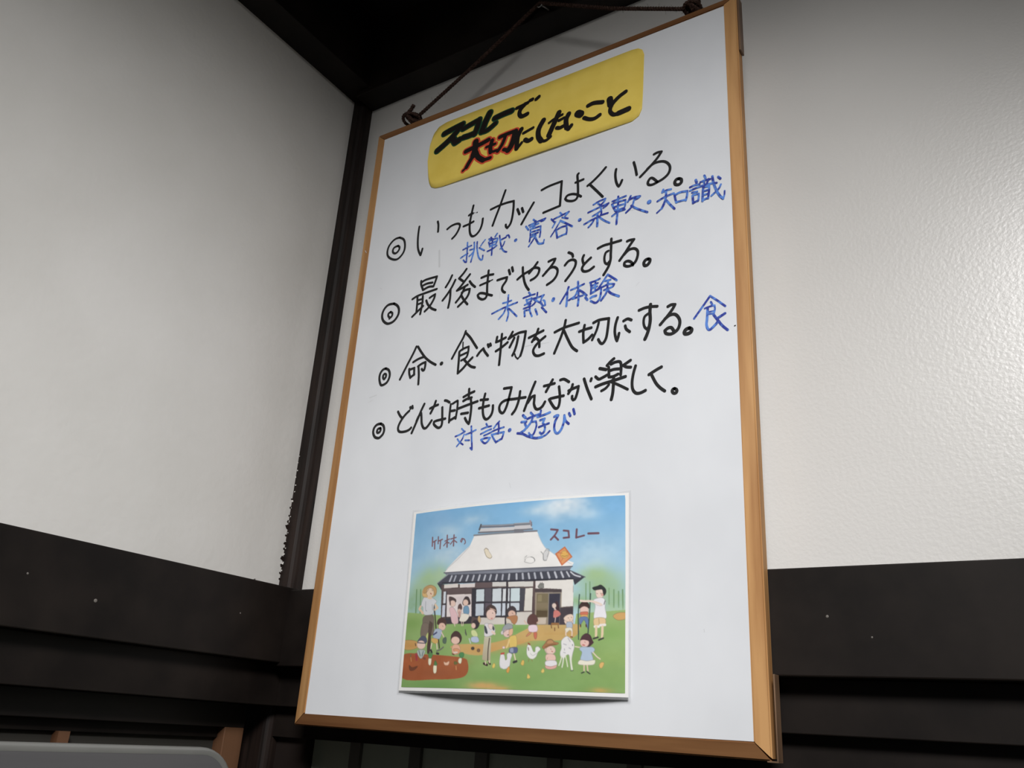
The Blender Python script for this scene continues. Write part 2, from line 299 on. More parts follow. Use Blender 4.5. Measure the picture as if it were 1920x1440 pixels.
LINES = [
('b1',[
(37,[753,6865,837,6809,875,6716,875,6607,825,6530,749,6491,652,6521,570,6588,542,6668,555,6757,608,6826,675,6863,753,6865]),
(37,[741,6725,773,6694,772,6653,741,6616,702,6605,659,6633,650,6681,676,6716,741,6725]),
(37,[1117,6951,1113,6824,1120,6695,1140,6572,1175,6491,1204,6444]),
(37,[1204,6444,1215,6490,1225,6545]),
(37,[1460,6939,1479,6875,1486,6760]),
(37,[1654,6754,1718,6788,1802,6799,1860,6783,1878,6742,1853,6670,1812,6610,1760,6568]),
(37,[2089,7022,2074,6933,2060,6830,2052,6727,2060,6619,2083,6543,2123,6504,2181,6516,2239,6577,2268,6665,2274,6750]),
(37,[2024,6877,2055,6890,2092,6890]),
(15,[2124,6890,2126,6891]),
(22,[2162,6884,2164,6885]),
(37,[1946,6718,2033,6728,2114,6749]),
(37,[2627,7108,2591,6996,2548,6861,2497,6719,2452,6585]),
(37,[2400,6862,2528,6884,2660,6892,2779,6885,2783,6772,2772,6621,2748,6526,2704,6475,2680,6503,2674,6534]),
(41,[2851,6730,2887,6642]),
(41,[2924,6725,2947,6658]),
(37,[3109,6758,3063,6687,3001,6587,2931,6469]),
(37,[3226,6922,3342,6949,3535,6963,3530,6796,3524,6581,3427,6569,3272,6549]),
(37,[3789,7003,3773,6978,3781,6883,3789,6756,3789,6656,3763,6607,3708,6599,3635,6626,3601,6665,3631,6706,3703,6708,3776,6678,3837,6629]),
(37,[3749,6873,3809,6879,3864,6886]),
(37,[4191,6965,4107,6885,4008,6809,3931,6764]),
(37,[3971,6764,4067,6642,4155,6526]),
(37,[4341,6885,4331,6810,4341,6709,4364,6637,4384,6610,4406,6640,4427,6689]),
(37,[4589,6907,4612,6814,4631,6703]),
(37,[4867,6933,4914,6945,4968,6938,4914,6864,4842,6793,4748,6712,4679,6655]),
(37,[4777,6743,4849,6790,4928,6799,5007,6776,5063,6717,5080,6648,5055,6578,4991,6529,4913,6503,4842,6487,4795,6502,4784,6541,4813,6587,4845,6584,4885,6540,4909,6508]),
(43,[5193,6462,5223,6441,5223,6399,5192,6376,5150,6390,5140,6429,5162,6461,5193,6462])]),
('u1',[
(27,[2042,6425,2049,6294,2051,6165,2052,6110,2028,6116,1997,6153]),
(27,[1975,6326,2047,6346,2114,6358]),
(27,[1947,6201,2008,6227,2061,6243]),
(27,[2161,6396,2169,6304,2159,6213,2143,6149,2129,6090]),
(27,[2095,6290,2157,6290]),
(27,[2094,6192,2128,6213,2151,6237]),
(27,[2211,6391,2214,6309,2231,6220,2256,6137,2297,6082,2324,6081,2327,6143]),
(22,[2346,6388,2305,6344,2277,6305]),
(27,[2257,6281,2343,6219]),
(32,[2413,6378,2429,6353]),
(32,[2443,6395,2456,6362]),
(27,[2542,6432,2510,6390]),
(27,[2409,6328,2438,6249]),
(27,[2429,6348,2534,6357,2554,6335,2528,6266]),
(27,[2433,6301,2534,6311]),
(27,[2436,6262,2528,6266]),
(27,[2472,6366,2474,6239,2474,6109]),
(27,[2399,6188,2476,6205,2548,6240]),
(27,[2585,6386,2606,6279,2635,6179,2675,6118,2719,6094]),
(27,[2616,6314,2693,6330]),
(27,[2700,6353,2731,6352,2751,6310]),
(22,[2676,6268,2651,6208,2610,6169]),
(49,[2852,6238,2857,6241]),
(30,[3121,6485,3152,6450]),
(30,[3008,6409,3050,6347]),
(27,[3054,6412,3162,6431,3310,6450,3286,6428,3245,6423]),
(27,[3073,6382,3205,6402]),
(27,[3112,6420,3124,6359]),
(27,[3161,6452,3148,6377]),
(27,[3084,6337,3086,6229,3078,6157]),
(27,[3084,6346,3241,6350,3242,6251,3234,6184]),
(27,[3112,6296,3219,6299]),
(27,[3114,6254,3205,6262]),
(27,[3091,6219,3174,6229]),
(24,[3151,6195,3120,6146,3070,6082]),
(32,[3167,6198,3196,6133,3231,6083,3297,6073]),
(22,[3297,6073,3307,6123]),
(27,[3533,6471,3563,6433]),
(27,[3402,6411,3449,6352]),
(27,[3443,6399,3555,6423,3666,6447,3612,6398]),
(22,[3470,6350,3425,6273]),
(27,[3569,6386,3654,6349]),
(22,[3539,6338,3482,6248,3407,6140]),
(30,[3542,6345,3633,6278,3723,6208]),
(30,[3484,6215,3506,6096]),
(27,[3488,6218,3563,6241,3639,6240,3646,6169,3640,6115]),
(27,[3509,6099,3584,6114,3632,6121]),
(51,[3829,6272,3835,6274]),
(27,[4026,6444,4102,6469,4197,6484,4179,6445,4127,6405]),
(27,[4095,6439,4135,6395]),
(27,[3952,6346,4044,6366,4127,6381,4244,6401,4211,6372,4170,6352]),
(27,[4136,6363,4145,6288,4134,6259]),
(27,[3899,6185,3994,6217,4078,6236]),
(27,[4020,6273,4076,6292,4129,6317]),
(35,[4088,6281,4090,6193,4089,6106]),
(27,[4108,6243,4178,6167,4262,6104]),
(27,[4040,6216,4011,6168,3963,6123]),
(27,[4138,6254,4236,6257]),
(27,[4297,6409,4368,6419,4486,6434]),
(32,[4378,6456,4377,6329,4371,6213,4359,6060]),
(32,[4294,6366,4318,6308,4345,6252]),
(27,[4316,6379,4398,6378,4480,6377,4477,6306,4459,6257]),
(27,[4332,6319,4451,6322]),
(27,[4348,6259,4459,6265]),
(27,[4297,6191,4371,6228,4474,6237]),
(27,[4553,6413,4524,6355,4510,6336]),
(30,[4539,6366,4604,6377,4680,6369,4648,6348,4604,6342]),
(27,[4597,6340,4583,6282,4547,6230,4489,6185]),
(30,[4561,6265,4649,6192,4778,6107]),
(57,[4799,6244,4806,6248]),
(30,[4990,6365,4976,6331]),
(27,[4993,6333,5032,6344,5091,6341]),
(32,[5025,6339,5024,6262,5010,6189,4968,6103]),
(22,[4968,6103,4905,6057]),
(27,[4912,6220,5003,6253,5125,6272]),
(30,[5031,6198,5079,6123,5133,6049]),
(30,[5135,6254,5145,6186,5158,6129]),
(30,[5142,6240,5204,6259,5299,6248,5295,6185,5277,6122]),
(27,[5158,6133,5216,6134,5277,6134]),
(35,[5409,6369,5419,6331]),
(27,[5334,6290,5395,6301,5455,6293]),
(27,[5333,6241,5407,6255,5487,6260]),
(27,[5359,6206,5423,6201]),
(32,[5365,6163,5370,6056]),
(27,[5369,6169,5442,6165,5441,6116,5430,6068]),
(27,[5373,6059,5433,6074]),
(30,[5517,6398,5530,6360]),
(27,[5465,6320,5529,6329,5588,6325]),
(27,[5502,6331,5515,6289]),
(27,[5569,6332,5548,6286]),
(27,[5474,6264,5574,6262,5665,6247]),
(32,[5500,6241,5491,6138,5486,6050]),
(30,[5507,6238,5573,6232,5567,6137,5555,6066]),
(27,[5499,6181,5565,6182]),
(27,[5498,6129,5564,6130]),
(27,[5496,6062,5556,6073]),
(32,[5616,6354,5626,6268,5656,6153,5698,6058,5736,6006]),
(22,[5736,6006,5753,6049,5758,6106]),
(32,[5687,6323,5712,6292]),
(24,[5716,6209,5682,6153,5595,6087])]),
('b2',[
(41,[804,5743,870,5697,908,5637,914,5559,879,5490,817,5444,728,5437,651,5487,608,5557,603,5635,638,5706,703,5748,804,5743]),
(37,[757,5619,794,5590,792,5547,760,5528,726,5557,720,5597,757,5619]),
(30,[784,5536,748,5510]),
(37,[1271,6001,1279,5939,1325,5842]),
(37,[1284,5976,1358,6001,1553,6005,1540,5953,1508,5858]),
(37,[1320,5920,1395,5932,1482,5924]),
(37,[1329,5845,1421,5870,1508,5858]),
(37,[1145,5738,1233,5769,1384,5785,1572,5801]),
(37,[1234,5761,1242,5657,1245,5521]),
(37,[1332,5742,1337,5627,1319,5463]),
(33,[1251,5697,1318,5699]),
(33,[1250,5629,1344,5642]),
(37,[1177,5451,1265,5516,1357,5580]),
(37,[1462,5687,1507,5706,1553,5721,1541,5656,1478,5553,1397,5488]),
(37,[1404,5658,1441,5586,1511,5512,1592,5466]),
(37,[1824,5955,1787,5876,1731,5792]),
(37,[1889,5868,1836,5763,1764,5663,1698,5591]),
(37,[1821,5725,1826,5591,1809,5455]),
(37,[2067,5996,2019,5937,1952,5878]),
(37,[1952,5878,2041,5802]),
(37,[2135,5895,2074,5831,2001,5749,1934,5690]),
(37,[1934,5690,2023,5710,2110,5739]),
(37,[2141,5786,2182,5730,2240,5675]),
(37,[2060,5702,2008,5590,1935,5508]),
(37,[2021,5637,2081,5664,2153,5663,2142,5592,2095,5521,1979,5433]),
(37,[2016,5597,2080,5500,2135,5435]),
(37,[2336,5792,2431,5805,2527,5798]),
(33,[2324,5680,2423,5697,2474,5705]),
(18,[2474,5705,2525,5717]),
(37,[2447,5875,2445,5789,2442,5676,2447,5569,2451,5512,2430,5461,2379,5452,2319,5490,2297,5536,2330,5556,2393,5542,2456,5511,2532,5477]),
(37,[2605,5689,2681,5695,2757,5696,2744,5643,2698,5582,2689,5536,2709,5496,2740,5473]),
(39,[2779,5800,2801,5734]),
(39,[2828,5828,2845,5767]),
(37,[2926,5623,3009,5674,3106,5706,3162,5732,3219,5725,3257,5692,3241,5625,3195,5581,3135,5560]),
(37,[2998,5785,3008,5690,3037,5564,3071,5485,3111,5425]),
(37,[3223,5804,3169,5738,3104,5671]),
(37,[3394,5771,3449,5785,3492,5785,3467,5733,3399,5656,3319,5582]),
(37,[3361,5626,3423,5669,3486,5665,3532,5615,3524,5539,3472,5474,3387,5433]),
(37,[3687,5828,3739,5791,3752,5749]),
(37,[3640,5653,3688,5699,3750,5706,3794,5672,3792,5611,3756,5543,3705,5479,3657,5425]),
(37,[3910,5727,3893,5677,3910,5603]),
(37,[4010,5666,3959,5629,3907,5581,3890,5536,3918,5495,3986,5489,4056,5524]),
(37,[4109,5774,4186,5795,4290,5798,4425,5803]),
(37,[4293,5862,4292,5755,4289,5649,4287,5567,4260,5476,4196,5376]),
(33,[4255,5700,4219,5683,4202,5619,4210,5549,4241,5515,4273,5548]),
(37,[4511,5768,4545,5774,4602,5769,4552,5707,4489,5619,4411,5523]),
(37,[4468,5587,4532,5638,4603,5641,4649,5599,4653,5531,4626,5457,4577,5418,4520,5414,4477,5440,4483,5479,4526,5486,4569,5457,4591,5414]),
(41,[4793,5446,4814,5430,4807,5395,4779,5366,4745,5367,4734,5407,4758,5441,4793,5446])]),
('u2',[
(27,[2798,5419,2797,5329,2795,5236,2818,5145,2797,5045]),
(27,[2718,5319,2785,5320,2851,5329]),
(27,[2555,5198,2674,5231,2789,5256,2945,5280]),
(27,[2767,5226,2738,5162,2668,5096]),
(27,[2817,5219,2880,5155,2950,5078]),
(30,[3117,5384,3144,5347]),
(27,[3036,5321,3121,5333,3209,5340]),
(27,[3083,5287,3102,5237]),
(27,[3092,5278,3163,5292,3158,5247]),
(27,[3102,5237,3158,5247]),
(27,[3063,5215,3135,5229,3152,5210,3114,5180]),
(27,[3120,5217,3148,5142]),
(27,[3050,5164,3114,5172,3154,5175]),
(27,[3248,5350,3241,5275,3216,5211,3178,5181]),
(27,[3188,5279,3276,5282,3347,5296,3317,5257,3305,5199,3339,5145,3374,5145,3364,5201,3343,5220]),
(27,[3189,5271,3255,5225,3321,5180]),
(30,[3065,5122,3074,5051]),
(27,[3141,5136,3156,5087,3183,5028]),
(27,[3068,5133,3141,5128]),
(30,[3230,5116,3262,5037]),
(30,[3325,5122,3396,5038]),
(49,[3486,5188,3493,5205]),
(32,[3707,5322,3697,5290]),
(27,[3701,5289,3683,5256,3640,5190,3593,5118]),
(32,[3691,5254,3691,5164,3684,5061]),
(27,[3740,5273,3827,5290,3927,5315]),
(32,[3839,5366,3847,5240,3855,5126,3847,5032]),
(27,[3836,5243,3801,5176,3719,5135]),
(32,[3858,5245,3912,5202,3966,5145]),
(27,[3772,5141,3854,5152,3914,5157]),
(27,[4010,5314,4080,5319,4146,5336]),
(30,[4021,5296,4030,5234,4025,5154]),
(27,[4087,5310,4084,5177]),
(27,[4037,5262,4118,5280]),
(27,[4038,5225,4111,5237]),
(30,[4033,5159,4105,5187,4163,5210,4165,5136,4145,5052,4095,5013,4028,5053]),
(35,[3952,5119,3979,5083]),
(32,[4023,5095,4041,5105]),
(32,[4056,5109,4100,5110]),
(27,[4251,5366,4205,5303,4134,5209]),
(30,[4251,5366,4314,5314,4376,5258]),
(27,[4220,5285,4293,5286]),
(30,[4257,5261,4251,5182,4231,5106,4168,5029]),
(27,[4185,5212,4265,5230,4344,5214,4316,5181,4208,5162]),
(32,[4259,5150,4303,5096,4408,5032])]),
('b3',[
(39,[799,4723,857,4689,887,4619,878,4548,837,4494,763,4475,728,4509,702,4586,706,4658,747,4712,799,4723]),
(37,[791,4643,818,4627,818,4590,793,4562,770,4586,769,4627,791,4643]),
(37,[1317,4961,1273,4864,1197,4725,1084,4509]),
(37,[1345,4955,1413,4862,1500,4758,1601,4676,1689,4621]),
(37,[1290,4732,1379,4764,1479,4778]),
(37,[1232,4639,1240,4574,1269,4502]),
(37,[1238,4626,1321,4639,1329,4535]),
(37,[1268,4506,1333,4542]),
(37,[1384,4652,1445,4680,1508,4693,1510,4637,1499,4580,1476,4576,1455,4600]),
(37,[1394,4642,1414,4520,1423,4382]),
(56,[1785,4620,1790,4623]),
(35,[2148,5028,2117,4940,2042,4813,1957,4662]),
(37,[2155,4999,2232,4917,2302,4818,2356,4742]),
(22,[2120,4869,2123,4806,2126,4758]),
(33,[2075,4745,2134,4773,2219,4787,2218,4710,2194,4637,2115,4606]),
(37,[2072,4738,2075,4621,2075,4529,2077,4429,2153,4484,2232,4562,2295,4615]),
(33,[2091,4680,2201,4706]),
(37,[2167,4604,2235,4531,2290,4487,2347,4465]),
(37,[2371,4628,2409,4674,2460,4714,2485,4667,2542,4596]),
(37,[2528,4758,2544,4721]),
(37,[2565,4762,2576,4734]),
(37,[2668,4838,2657,4767,2726,4780,2802,4803]),
(37,[2740,4865,2737,4748,2735,4613,2728,4435]),
(37,[2663,4637,2743,4671,2836,4728]),
(37,[2904,4862,2879,4818,2849,4775]),
(37,[2849,4775,2920,4806,3008,4830,3104,4829,3094,4730,3071,4593,3045,4502]),
(22,[3045,4502,3008,4465,2974,4501,2959,4541]),
(37,[2935,4769,2874,4653]),
(37,[2995,4780,2978,4671,2952,4586,2924,4529]),
(37,[3158,4729,3251,4755,3366,4787]),
(37,[3290,4825,3266,4755,3209,4663]),
(37,[3239,4687,3269,4703,3311,4650,3320,4572]),
(37,[3398,4699,3319,4649,3260,4594,3232,4533,3259,4473,3315,4452,3391,4467]),
(37,[3535,4730,3666,4766,3871,4788]),
(37,[3684,4864,3666,4769,3626,4646,3541,4443]),
(37,[3659,4741,3725,4598,3790,4478,3858,4415]),
(37,[3882,4667,3966,4682,4046,4687]),
(37,[3953,4739,3938,4641,3946,4511,4007,4542,4060,4588]),
(37,[4074,4746,4152,4768,4281,4762,4270,4644,4251,4514,4210,4449,4174,4459,4145,4511]),
(33,[4146,4734,4120,4640,4062,4520]),
(37,[4398,4748,4372,4665,4363,4569,4378,4482,4394,4444]),
(37,[4394,4444,4409,4490,4419,4537]),
(37,[4476,4686,4528,4703,4576,4678]),
(37,[4498,4618,4512,4573,4557,4529]),
(37,[4675,4783,4747,4799,4828,4798,4905,4785]),
(43,[4821,4828,4814,4732,4818,4627,4801,4521,4775,4444,4751,4394]),
(33,[4794,4715,4747,4684,4734,4617,4747,4552,4778,4515,4801,4548]),
(37,[5038,4752,5080,4766,5126,4759,5093,4705,5040,4641,4941,4539]),
(39,[5000,4602,5060,4637,5125,4633,5169,4579,5182,4516,5161,4446,5116,4409,5064,4396,5012,4416,4999,4453,5039,4478,5078,4474,5106,4431]),
(44,[5295,4425,5320,4404,5313,4375,5281,4359,5243,4363,5234,4388,5257,4417,5295,4425])]),
('u3',[
(27,[5545,4773,5477,4687,5351,4530]),
(27,[5545,4773,5627,4697,5716,4607]),
(27,[5552,4694,5567,4660]),
(24,[5479,4630,5532,4641,5594,4644,5596,4594,5582,4544]),
(32,[5513,4625,5504,4508,5495,4423,5513,4364,5543,4361,5606,4413,5619,4430]),
(22,[5530,4575,5586,4576]),
(22,[5530,4549,5585,4546]),
(32,[5579,4531,5620,4463,5672,4380,5733,4312]),
(32,[5710,4519,5626,4478])]),
('b4',[
(39,[831,3897,883,3863,907,3798,893,3739,847,3699,814,3692,754,3715,715,3777,719,3846,765,3891,831,3897]),
(37,[836,3831,844,3807,830,3778,798,3770,780,3792,794,3825,836,3831]),
(37,[1118,4030,1159,3970,1202,3926]),
(37,[1315,4013,1252,3965,1189,3890,1153,3811,1161,3757,1202,3729,1285,3725,1346,3740,1379,3765]),
(37,[1326,4065,1334,4043]),
(37,[1361,4075,1370,4043]),
(37,[1565,4075,1522,3986,1468,3851,1398,3688]),
(37,[1459,3844,1487,3908,1527,3948,1539,3886,1554,3801,1589,3737,1626,3725,1666,3756,1716,3820]),
(37,[1669,3995,1733,4015,1797,4028]),
(37,[1755,4087,1729,4008,1686,3925]),
(37,[1906,4072,1938,4063,1984,4034]),
(37,[1873,3980,1884,3881,1893,3762,1877,3713,1830,3705,1763,3758,1759,3795,1810,3807,1939,3814]),
(33,[2009,4004,2004,3886,2006,3754]),
(33,[2039,4007,2104,4034,2118,4024,2120,3921,2108,3791]),
(37,[2015,3907,2083,3908]),
(37,[2008,3775,2102,3813]),
(37,[2207,4074,2284,4102,2370,4125]),
(37,[2286,4172,2289,4101,2291,4035]),
(37,[2208,4018,2265,4039,2336,4046]),
(37,[2141,3925,2265,3950,2434,3980]),
(37,[2325,4029,2342,3932,2341,3816,2333,3723,2324,3692,2287,3729,2257,3777]),
(37,[2192,3844,2297,3844]),
(37,[2546,4064,2529,3969,2526,3861,2542,3772,2575,3721,2616,3719,2661,3762,2680,3824,2679,3885]),
(37,[2482,3990,2594,3981]),
(37,[2467,3880,2545,3887,2617,3894]),
(37,[2831,4091,2883,4090,2943,4087,2922,3987,2892,3863,2858,3783,2828,3763,2790,3793,2778,3852,2809,3904,2879,3929,2998,3925,3157,3922]),
(37,[3074,4013,3062,3901,3023,3787,2976,3728]),
(37,[3288,4105,3228,3960,3149,3748]),
(37,[3197,3845,3246,3908,3288,3922,3287,3867,3287,3811,3313,3752,3355,3738,3406,3765,3441,3819]),
(37,[3418,4028,3489,4033,3564,4039]),
(37,[3535,4092,3497,4029,3449,3949]),
(37,[3644,4070,3696,4072,3763,4026]),
(37,[3629,3986,3645,3880,3646,3784,3627,3719,3587,3714,3540,3773,3499,3841,3543,3851,3697,3858]),
(37,[3764,3912,3818,3928,3897,3946,3885,3876,3859,3799,3831,3783,3816,3805,3815,3833]),
(37,[3816,3983,3803,3937,3762,3875]),
(39,[3969,4029,4012,3903,4073,3759]),
(37,[4067,4016,4059,3990]),
(37,[4358,4221,4314,4191,4269,4148]),
(37,[4321,4156,4376,4173,4438,4165,4453,4098,4448,3999]),
(37,[4291,4124,4296,4059,4297,3998,4352,3995,4413,4015]),
(37,[4309,4077,4364,4084,4433,4078]),
(41,[4176,4127,4257,4099]),
(37,[4122,4031,4165,3993,4213,4005,4275,4028]),
(37,[4571,4161,4480,4114,4521,4086,4575,4073]),
(39,[4125,3902,4215,3924,4346,3942,4509,3968]),
(41,[4359,3987,4357,3887,4349,3782,4333,3712]),
(33,[4299,3903,4258,3863,4203,3839]),
(33,[4381,3903,4457,3857,4538,3805]),
(56,[4339,3937,4357,3937]),
(37,[4636,4079,4610,3991,4594,3888,4601,3801,4632,3750,4671,3734,4717,3740,4760,3756]),
(37,[4955,4009,4887,3982,4802,3941]),
(37,[4835,3932,4886,3826,4938,3759,4992,3712]),
(37,[5109,3721,5129,3709,5137,3689,5128,3671,5108,3666,5089,3677,5081,3698,5090,3715,5109,3721])]),
('u4',[
(24,[2221,3638,2267,3592]),
(24,[2129,3546,2203,3565,2275,3595]),
(22,[2266,3556,2243,3499,2213,3460,2164,3409]),
(24,[2167,3505,2205,3461,2259,3422]),
(24,[2292,3550,2368,3568,2444,3593]),
(27,[2369,3650,2387,3502,2404,3366,2406,3338,2380,3362]),
(24,[2291,3475,2353,3467]),
(27,[2597,3654,2616,3623]),
(24,[2530,3589,2593,3605,2677,3612]),
(24,[2523,3526,2613,3557,2680,3573]),
(24,[2574,3499,2641,3518,2749,3553,2866,3572]),
(27,[2534,3451,2570,3412,2603,3397,2641,3420,2670,3459,2597,3464,2534,3451]),
(24,[2793,3659,2752,3622,2716,3578]),
(27,[2782,3646,2792,3568,2789,3499]),
(27,[2690,3498,2727,3437,2763,3388]),
(27,[2698,3497,2793,3505,2871,3509,2859,3462,2846,3422]),
(27,[2762,3391,2846,3426]),
(49,[2952,3520,2957,3524]),
(38,[3138,3687,3174,3651]),
(32,[3120,3603,3189,3600,3172,3572,3201,3527,3166,3491,3121,3469]),
(32,[3247,3706,3284,3666]),
(30,[3202,3633,3277,3653,3381,3673]),
(30,[3278,3633,3251,3575,3202,3520]),
(27,[3273,3585,3326,3585,3337,3522,3312,3444,3284,3407,3253,3425,3236,3447]),
(30,[3390,3713,3382,3652]),
(30,[3346,3637,3435,3651,3519,3673]),
(30,[3386,3590,3448,3602,3425,3551]),
(30,[3429,3550,3458,3492,3446,3433,3414,3410,3391,3434]),
(27,[3372,3504,3442,3521,3511,3535]),
(32,[3072,3465,3145,3449,3224,3408,3331,3371,3420,3373]),
(24,[3420,3373,3478,3395,3527,3436]),
(32,[3581,3607,3613,3619,3635,3616,3595,3541,3588,3461,3609,3405,3645,3394,3687,3441,3715,3524,3719,3604,3740,3534,3781,3492]),
(35,[3783,3621,3799,3589]),
(35,[3839,3664,3856,3604])])]
WL = {'b1': 'first black line, reading always be cool', 'b2': 'second black line about seeing things through',
      'b3': 'third black line about treasuring life and food', 'b4': 'fourth black line about everyone having fun',
      'u1': 'blue words under the first black line', 'u2': 'blue words under the second black line',
      'u3': 'large single blue character at the right edge', 'u4': 'blue words under the fourth black line'}
for key, strokes in LINES:
    o = obj('black_handwriting' if key[0] == 'b' else 'blue_handwriting', writing(strokes, flat), M_black if key[0] == 'b' else M_blue, WB)
    o['label'] = WL[key]

o = obj('ink_speck', writing([[14,[5812,4344,5821,4347]]], flat), M_black, WB)
M_smudge, _, b = mat('old_ink_smudge'); b.inputs['Base Color'].default_value = (.665,.68,.705,1); b.inputs['Roughness'].default_value = .4
o = obj('ink_smudge', writing([[14,[562,4318,686,4339]],[6,[637,4275,543,4249]],[12,[3093,4619,3227,4622]],[5,[3228,4615,3460,4606]],[8,[2661,5400,2662,5495]],[30,[1547,6428,1578,6158]],[6,[4635,5119,4676,5160]],[6,[2997,2853,3024,2785]],[10,[491,6074,526,6048]],[9,[77,6820,106,6775]],[7,[4533,6203,4606,6197]],[6,[2125,4083,2252,4085]],[8,[5388,1137,5392,1111]],[7,[725,3715,748,3689]]], lambda x, z: Vector((x, -.00012, z))), M_smudge, WB); o['label'] = 'faint grey traces of wiped writing'
o['kind'] = 'stuff'

# ---------------------------------------------------------------- yellow title card
YB = [0.1199,0.4719,0.7451,0.87]
def gy(x, z):
    s = min(1, max(0, (x-YB[0])/(YB[1]-YB[0]))); t = min(1, max(0, (YB[3]-z)/(YB[3]-YB[2])))
    return .0008+.0028*t*t*4*s*(1-s)
YC = thing('title_card', 'yellow rounded title card stuck at the top of the whiteboard', 'card', (.296, -.001, .76))
OUT = [(a*1e-4, b*1e-4) for a, b in [[1183,7806],[1137,8100],[1148,8404],[1200,8589],[1288,8689],[1431,8727],[1981,8731],[2508,8738],[3078,8740],[3786,8743],[4183,8748],[4549,8748],[4643,8732],[4703,8681],[4728,8594],[4720,8253],[4712,7940],[4704,7716],[4660,7609],[4562,7555],[4307,7552],[3989,7548],[3642,7544],[3242,7543],[2826,7540],[2394,7536],[1943,7534],[1472,7534],[1349,7550],[1265,7595],[1215,7680]]]
def span(poly, x):
    zs = []
    for (x0, z0), (x1, z1) in zip(poly, poly[1:]+poly[:1]):
        if (x0 <= x < x1) or (x1 <= x < x0): zs.append(z0+(z1-z0)*(x-x0)/(x1-x0))
    return min(zs), max(zs)
x0 = min(p[0] for p in OUT)+1e-5; x1 = max(p[0] for p in OUT)-1e-5
xs = [x0+(x1-x0)*(0.5-0.5*math.cos(math.pi*i/90)) for i in range(91)]
bm = bmesh.new(); cols = []
for x in xs:
    a, b_ = span(OUT, x)
    cols.append([bm.verts.new((x, -gy(x, a+(b_-a)*j/10), a+(b_-a)*j/10)) for j in range(11)])
for i in range(90):
    for j in range(10): bm.faces.new((cols[i][j], cols[i+1][j], cols[i+1][j+1], cols[i][j+1]))
o = obj('card_sheet', bm, M_yellow, YC, smooth=True)
md = o.modifiers.new('thickness', 'SOLIDIFY'); md.thickness = .0004; md.offset = -1
TITLE = dict({
'green':[
(84,[1410,8512,1577,8544,1750,8566]),
(90,[1750,8566,1592,8408,1452,8311,1308,8234]),
(96,[1583,8375,1645,8266,1717,8289]),
(78,[1772,8471,1928,8505,2059,8528]),
(90,[2059,8528,2036,8390,1997,8295]),
(84,[1789,8305,1899,8301,1996,8308]),
(96,[2246,8585,2176,8435,2130,8288]),
(72,[2131,8282,2238,8278,2367,8350]),
(84,[2347,8448,2492,8465,2636,8469])],
'plain':[
(60,[2727,8481,2823,8491,2913,8507]),
(72,[2868,8498,2799,8435,2782,8358,2826,8296,2918,8305]),
(60,[2951,8531,2990,8536]),
(60,[3053,8511,3099,8540]),
(78,[2838,8063,2787,7941,2784,7743]),
(48,[2793,7739,2834,7783,2864,7819]),
(48,[2879,7977,3037,8014]),
(72,[2917,7848,2970,7809,3024,7820]),
(84,[3201,8083,3134,7951,3138,7822,3188,7728]),
(48,[3188,7728,3265,7706,3339,7745]),
(42,[3298,7999,3382,8037,3508,8063]),
(84,[3449,8121,3386,7971,3308,7782]),
(48,[3460,7978,3535,7995]),
(60,[3430,7863,3478,7844,3535,7855]),
(78,[3609,8035,3572,7946,3587,7809]),
(60,[3591,7796,3618,7769,3662,7820]),
(120,[3757,7983,3794,7957]),
(66,[3908,8057,3994,8069,4126,8031]),
(60,[3854,7872,3932,7819,4014,7800,4092,7831]),
(96,[4235,8038,4247,7944]),
(60,[4469,8072,4363,8020,4272,7934,4245,7834,4301,7757,4398,7753]),
(84,[4369,7753,4512,7770])],
'red':[
(78,[1868,8021,2023,8044,2175,8066,2268,8086]),
(108,[2037,8135,2039,8002,2015,7891]),
(72,[2015,7891,1953,7793,1913,7724]),
(36,[1913,7724,1852,7680]),
(84,[2064,7933,2111,7833,2209,7744]),
(60,[2209,7744,2332,7742]),
(48,[2245,7963,2315,7967,2396,7967]),
(72,[2336,8049,2318,7936,2330,7843]),
(48,[2333,7842,2467,7835]),
(66,[2469,8059,2583,8070,2742,8070]),
(96,[2737,8060,2719,7943,2684,7826,2639,7766]),
(60,[2639,7766,2561,7806]),
(60,[2573,8056,2528,7919,2457,7814])]})
def on_card(d): return lambda x, z: Vector((x, -gy(x, z)-d, z))
o = obj('lettering_outline', writing(TITLE['green'], on_card(.0002), .0040), M_gink, YC); o['label'] = 'dark green outline of the four characters at the upper left'
o = obj('lettering_outline', writing(TITLE['red'], on_card(.0002), .0052), M_rink, YC); o['label'] = 'orange-red outline of the two characters at the lower left'
obj('lettering', writing(TITLE['green']+TITLE['red']+TITLE['plain'], on_card(.0006)), M_ink, YC)

# ---------------------------------------------------------------- laminated picture
PC = [np.array(c) for c in [[0.1623,0.2576],[0.4534,0.2559],[0.4571,0.0517],[0.1684,0.0505]]]; PW, PH = [0.2899,0.2057]
def gp(s, t):
    s = min(1, max(0, s)); t = min(1, max(0, t))
    return (1-t)*(.001+.011*4*s*(1-s)) + t*(.003+.002*s+.0090*4*s*(1-s))
def pic(s, t, d=0.0):
    q = (1-t)*((1-s)*PC[0]+s*PC[1])+t*((1-s)*PC[3]+s*PC[2])
    return (q[0], -gp(s, t)-d, q[1])
PIC = thing('laminated_picture', 'laminated colour picture of a farmhouse with people and hens, curling off the whiteboard', 'picture', (.31, -.008, .05))
def sheet(s0, t0, s1, t1, n, m, d, rc=0.0):
    bm = bmesh.new(); V = []
    for j in range(m+1):
        row = []
        for i in range(n+1): row.append(bm.verts.new(pic(s0+(s1-s0)*i/n, t0+(t1-t0)*j/m, d)))
        V.append(row)
    for j in range(m):
        for i in range(n): bm.faces.new((V[j][i], V[j+1][i], V[j+1][i+1], V[j][i+1]))
    return bm
